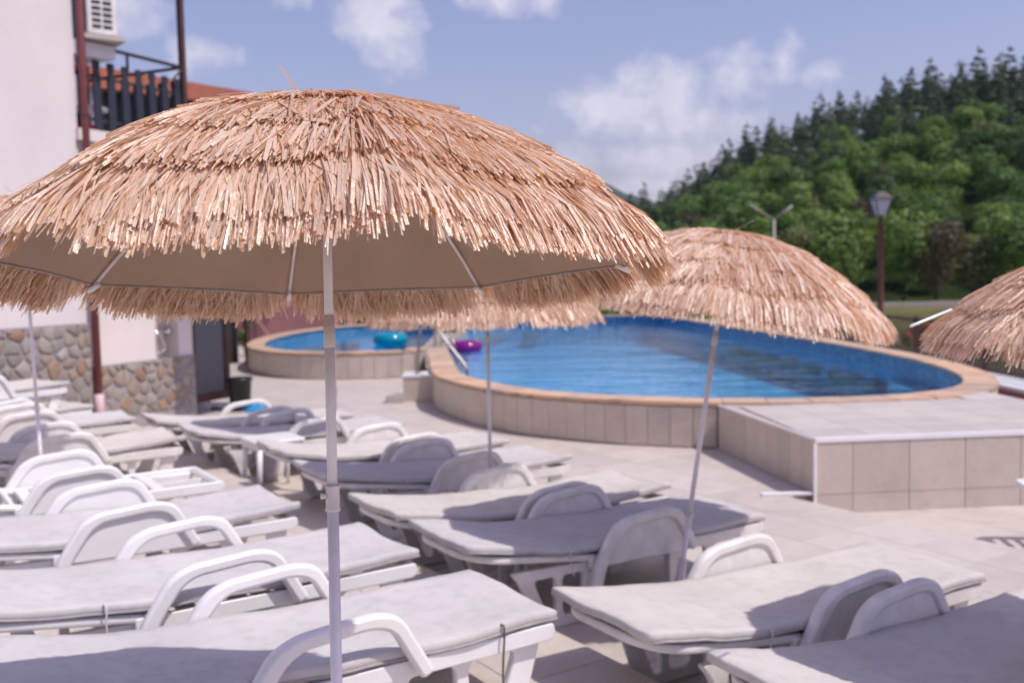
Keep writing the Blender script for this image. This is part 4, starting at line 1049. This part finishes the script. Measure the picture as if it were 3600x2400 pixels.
# lounger on the lower terrace at the right edge
l = make_lounger('new', False, None, 'white lounger just entering the picture at the right edge on the lower terrace', 'sun lounger on the lower terrace')
l.location = (3.34, 6.40, Z_LOW); l.rotation_euler = (0, 0, rad(-8))
for k in range(5):
    tie(ML[k].children[0] if False else ML[k], .52, -1, .13, None, 'tie_tape', None, k)
tie(LL_[0], 1.62, -1, .34, M_darkstring, 'dark_tie_tape', .36, 3); tie(LL_[1], .55, -1, .16, M_string, 'tie_tape', .40, 5); tie(ML[0], .24, -1, .10, M_trim, 'tie_tape', None, 8)
# grey bag and blue towel on the far loungers
bag = tag(empty('hanging_bag', ML[6].location + Vector((.30, -.23, 0))), 'grey cloth bag hanging from the shaded far lounger', 'bag')
V = []; F = []; na_, nb_ = 14, 10
for j in range(nb_):
    z = .34 - .30 * j / (nb_ - 1); w = .12 * (1 - .55 * (j / (nb_ - 1)) ** 2.2)
    for i in range(na_): th = 2 * math.pi * i / na_; V.append((w * math.cos(th) * (1 + .1 * noise.noise(Vector((th, z * 9, 0)))), w * .45 * math.sin(th), z))
for j in range(nb_ - 1):
    for i in range(na_): F.append((j * na_ + i, j * na_ + (i + 1) % na_, (j + 1) * na_ + (i + 1) % na_, (j + 1) * na_ + i))
F.append(tuple((nb_ - 1) * na_ + i for i in range(na_)))
obj('sack', mkmesh('sack', V, F, M_greycloth, True), bag); B().tube(catmull([(-.11, 0, .33), (-.06, 0, .40), (.06, 0, .40), (.11, 0, .33)], 4, False), .012, 6).build('handle', M_black, bag)
bag.rotation_euler = (0, 0, DECK_ANG); p = SV(-8.16, 2.86); bag.location = (p.x, p.y, .0)
p = SV(-9.80, 3.32)
twl = tag(empty('towel', (p.x, p.y, .40), (0, 0, DECK_ANG)), 'bright blue towel on the farthest lounger', 'towel')
V = []; F = []
for i in range(9):
    for j in range(9): V.append((-.13 + .26 * i / 8, -.09 + .18 * j / 8, .02 + .06 * math.sin(i * .45) * math.sin(j * .4) + .01 * noise.noise(Vector((i, j, 4)))))
for i in range(8):
    for j in range(8): F.append((i * 9 + j, (i + 1) * 9 + j, (i + 1) * 9 + j + 1, i * 9 + j + 1))
mt_ = mkmesh('cloth', V, F, M_bluecloth, True); oo = obj('cloth', mt_, twl); md = oo.modifiers.new('s', 'SOLIDIFY'); md.thickness = .015

# small white side table between far loungers
def side_table(loc, label):
    t = tag(empty('side_table', loc, (0, 0, DECK_ANG)), label, 'table', 'white side tables')
    obj('table_top', plate('table_top', [round_poly([(-.21, -.21), (.21, -.21), (.21, .21), (-.21, .21)], .05, 5)], .03, .008, M_plastic), t, (0, 0, .43))
    B().box(-.19, .19, -.19, .19, .37, .415).build('apron', M_plastic, t)
    for sx in (-1, 1):
        for sy in (-1, 1): B().tube([(sx * .17, sy * .17, .38), (sx * .19, sy * .19, 0)], [.024, .018], 8).build('leg', M_plastic, t, True)
p = SV(-7.83, 2.78); side_table((p.x, p.y, 0), 'small white plastic table between the far loungers')

# ------------------------------------------------------------------ thatched umbrellas
R0, DH, DE = .72, .30, 2.0
def rimf(th):
    """rim radius of the eight-ribbed canopy relative to the rib tips (ribs every 45 degrees)"""
    q = th / (math.pi / 4); f = q - math.floor(q) - .5
    return math.cos(math.pi / 8) / math.cos(f * math.pi / 4) * (1 - .030 * math.cos(math.pi * f))
def dome(r): return DH * (1 - (r / R0) ** DE)
def dome_slope(r): return -DH * DE * (r / R0) ** (DE - 1) / R0
def make_thatch_tier(seed, r0, r1, n, length, lift, wid, fan=0., spread=.2, lift0=0., stray_p=0.):
    """strips of raffia rooted between r0 and r1 and running outwards / down"""
    g = np.random.default_rng(seed); V = []; F = []; T = []
    NS = 5; rnd = g.random((n, 12)); nrm = g.normal(size=(n, 8)); jit = g.random((n, NS + 1)); jn = g.normal(size=(n, NS))
    for k in range(n):
        u = rnd[k]; w_ = nrm[k]
        th = u[0] * 2 * math.pi; rr = r0 + (r1 - r0) * u[1]
        L_ = length * (.93 + .08 * u[2]) * (1 + .03 * w_[0]); w = wid * (.45 + 1.0 * u[3] ** 1.6); h = lift0 + lift * u[4]
        ph = th / (math.pi / 4); fr = ph - math.floor(ph) - .5
        cl = noise.noise(Vector((math.cos(th) * 5, math.sin(th) * 5, seed * 3.3)))
        skew = w_[1] * spread - fr * fan + .60 * cl
        if fan > .5 and abs(fr) > .47: th -= math.copysign(.035, fr)
        if u[5] < .03: w *= 1.9; h += lift * .25; skew += w_[2] * .35
        stray = u[6] < stray_p
        k0 = 1 + (rimf(th) - 1) * rr / R0; px, py = rr * k0 * math.cos(th), rr * k0 * math.sin(th); pz = dome(rr) + .004 + h * .55
        dth = th + skew; dx, dy = math.cos(dth), math.sin(dth)
        vz = dome_slope(rr) + .04 * w_[3] + (.30 if stray else 0); curl = w_[4] * .26
        tone = min(1, max(0, .56 + .20 * w_[5] - (.22 if u[4] < .3 else 0))); tw = w_[6] * .45; twr = w_[7] * .9
        i0 = len(V); ds = L_ / NS
        for q_ in range(NS + 1):
            f = q_ / NS; ww = w * (1 - .15 * f) * (.8 + .4 * jit[k, q_]) * .5
            a = tw + twr * f; ca, sa = math.cos(a), math.sin(a)
            ox, oy, oz = -dy * ww * ca, dx * ww * ca, ww * sa
            V.append((px - ox, py - oy, pz - oz)); V.append((px + ox, py + oy, pz + oz)); T += (tone, tone)
            if q_ < NS:
                rn = math.hypot(px, py); rn /= 1 + (rimf(math.atan2(py, px)) - 1) * min(1, rn / R0)
                tgt = dome_slope(rn) if rn < R0 * .97 else -1.45 - 12. * max(0, rn - R0)
                vz += (tgt - vz) * (.55 if not stray else .06) + .05 * jn[k, q_]
                dd = dth + curl * f; dx, dy = math.cos(dd), math.sin(dd); c_ = ds / math.sqrt(1 + vz * vz)
                px += dx * c_; py += dy * c_; pz += vz * c_
                rn = math.hypot(px, py); rn /= 1 + (rimf(math.atan2(py, px)) - 1) * min(1, rn / R0)
                if rn < R0 * 1.02 and not stray:
                    zt_ = dome(rn) + .005 + h * (.55 + .45 * f)
                    pz += (zt_ - pz) * .7
        for q_ in range(NS): F.append((i0 + 2 * q_, i0 + 2 * q_ + 1, i0 + 2 * q_ + 3, i0 + 2 * q_ + 2))
    return mkmesh('thatch_tier', V, F, M_thatch, False, T)
def make_canvas():
    V = [(0, 0, DH)]; F = []; NR, NA = 12, 64
    for i in range(1, NR + 1):
        for k in range(NA):
            th = 2 * math.pi * k / NA; fr = (k % 8) / 8; sc = 1 + (rimf(th) - 1) * (i / NR)
            r = R0 * i / NR; z = dome(r) - .012 * math.sin(math.pi * fr) * math.sin(math.pi * i / NR) - .008
            V.append((r * sc * math.cos(th), r * sc * math.sin(th), z))
    for k in range(NA): F.append((0, 1 + k, 1 + (k + 1) % NA))
    for i in range(NR - 1):
        for k in range(NA):
            a = 1 + i * NA + k; b_ = 1 + i * NA + (k + 1) % NA; F.append((a, a + NA, b_ + NA, b_))
    me = mkmesh('canvas', V, F, M_canvas, True); return me
CANVAS = make_canvas()
def hem_mesh():
    pts = []
    for k in range(129):
        th = 2 * math.pi * k / 128; sc = rimf(th); pts.append((R0 * sc * math.cos(th), R0 * sc * math.sin(th), -.009))
    return B().tube(pts, .003, 5).mesh('hem', M_piping, True)
HEM = hem_mesh()
SEAM = B().tube([(.47 * math.cos(w) * (1 - .02 * abs(math.sin(4 * w))), .47 * math.sin(w) * (1 - .02 * abs(math.sin(4 * w))), dome(.47) - .016) for w in [2 * math.pi * k / 64 for k in range(65)]], .0025, 4).mesh('seam', M_canvas, True)
RIB = B().tube([(.02, 0, DH - .03)] + [(R0 * k / 8, 0, dome(R0 * k / 8) - .018) for k in range(1, 9)], .0042, 6).mesh('rib', M_pole, True)
TIP = B().tube([(R0 - .025, 0, -.010), (R0 + .002, 0, -.020), (R0 + .014, 0, -.026)], [.0065, .0075, .005], 8).mesh('rib_tip', M_tip, True)
def tiers(seed, k, w):
    return [make_thatch_tier(seed, .53, .565, int(14500 * k), .292, .022, w, .65, .26), make_thatch_tier(seed + 1, .415, .44, int(9800 * k), .255, .026, w, .45, .26, .010),
            make_thatch_tier(seed + 2, .295, .32, int(7200 * k), .250, .026, w, .35, .26, .012), make_thatch_tier(seed + 3, .16, .18, int(5000 * k), .235, .024, w, .25, .27, .012),
            make_thatch_tier(seed + 4, .0, .05, int(2200 * k), .190, .018, w, 0, .35, .012, .0006)]
HERO = tiers(1, 1.15, .0052)
PLAIN = tiers(21, .58, .0070)
CAP = B().lathe([(.0, .0), (.018, .0), (.018, .02), (.010, .045), (.0, .05)], 12).mesh('finial', M_tip, True)
def make_umbrella(C, n, base_z, label, scale=1., tiers=PLAIN, spin=0., collar_d=.95, group='thatched beach umbrellas'):
    """C: centre of the rim plane, n: axis"""
    C = Vector(C); n = Vector(n).normalized(); q = Vector((0, 0, 1)).rotation_difference(n); k = (C.z - base_z) / n.z; base = C - n * k
    o = tag(empty('thatched_umbrella', base, q @ Quaternion((0, 0, 1), spin)), label, 'umbrella', group)
    D = k / scale; o.scale = (scale,) * 3
    c = obj('canopy', CANVAS, o, (0, 0, D)); obj('hem', HEM, c); obj('seam', SEAM, c)
    for i in range(8):
        r = obj('rib', RIB, o, (0, 0, D), (0, 0, i * math.pi / 4)); obj('rib_tip', TIP, r)
    for i, m in enumerate(tiers):
        t = obj('thatch_tier', m, o, (0, 0, D)); t['kind'] = 'stuff'
    obj('finial', CAP, o, (0, 0, D + DH - .04))
    B().tube([(0, 0, D - collar_d - .02), (0, 0, D - .13)], .0112, 16).build('upper_pole', M_pole, o, True)
    B().tube([(0, 0, D - .17), (0, 0, D + DH - .01)], .0098, 14).build('top_pole', M_pole, o, True)
    B().tube([(0, 0, 0), (0, 0, D - collar_d)], .0125, 16).build('lower_pole', M_pole, o, True)
    z = D - collar_d
    col = B().lathe([(.0130, -.040), (.0165, -.038), (.0165, -.033), (.0152, -.030), (.0152, -.012), (.0152, .010), (.0168, .012), (.0168, .017), (.0120, .018)], 16).build('collar', M_joint, o, True, (0, 0, z))
    B().tube([(-.015, -.004, -.005), (-.026, -.004, -.005)], [.005, .007], 8).build('clamp_screw', M_joint, col)
    j = B().lathe([(.0112, -.20), (.0128, -.198), (.0128, -.155), (.0112, -.153)], 14).build('tilt_joint', M_joint, o, True, (0, 0, D))
    B().tube([(0, 0, -.02), (0, 0, .24)], [.028, .020], 14).build('ground_socket', M_joint, o, True)
    return o
U1 = make_umbrella((-.40, 2.19, 1.792), (-.009, .121, 1), Z_UP, 'large straw thatched umbrella in sharp focus filling the front of the picture', 1., HERO, .338, .515)
make_umbrella((1.05, 5.0, 1.575), (.150, -.01, 1), Z_MID, 'leaning straw umbrella in front of the pool on the right', 1.11, PLAIN, .5, 1.0)
make_umbrella((-.16, 6.5, 1.50), (.0, .0, 1), Z_MID, 'straw umbrella half hidden behind the front one before the hand rail', 1.04, PLAIN, 1.1, 1.0)
make_umbrella((-3.20, 6.6, 2.0), (-.02, .0, 1), Z_UP, 'straw umbrella at the left edge behind the front one with a thin white pole', .98, PLAIN, .2, 1.1)
make_umbrella((-1.58, 8.8, 1.78), (.0, .0, 1), Z_MID, 'far umbrella whose thin pole shows right beside the front pole', .95, PLAIN, .7, 1.1)
u6 = make_umbrella((2.13, 3.22, 1.50), (.03, .0, 1), Z_MID, 'straw umbrella cut off by the right edge with a bare rib sticking out', .98, PLAIN, .3, 1.0)

qa, qb = at(2092, 749, 2.72), at(2185, 711, 2.9)
im = (Matrix.Translation(u6.location) @ u6.rotation_quaternion.to_matrix().to_4x4() @ Matrix.Scale(u6.scale.x, 4)).inverted()
B().tube([im @ qa, im @ qb], .0042, 7).build('bare_rib', M_tip, u6, True)

# ------------------------------------------------------------------ air
t = NT('air'); pv = t.n('ShaderNodeVolumePrincipled', ins={'Color': (.80, .86, 1.0, 1), 'Density': .00010, 'Anisotropy': .2}); t.l(pv.outputs[0], t.out.inputs['Volume'])
tag(B().box(-6200, 6200, -320, 9200, -60, 400).build('haze', t.m), 'thin summer haze over the valley', None, None, 'stuff')
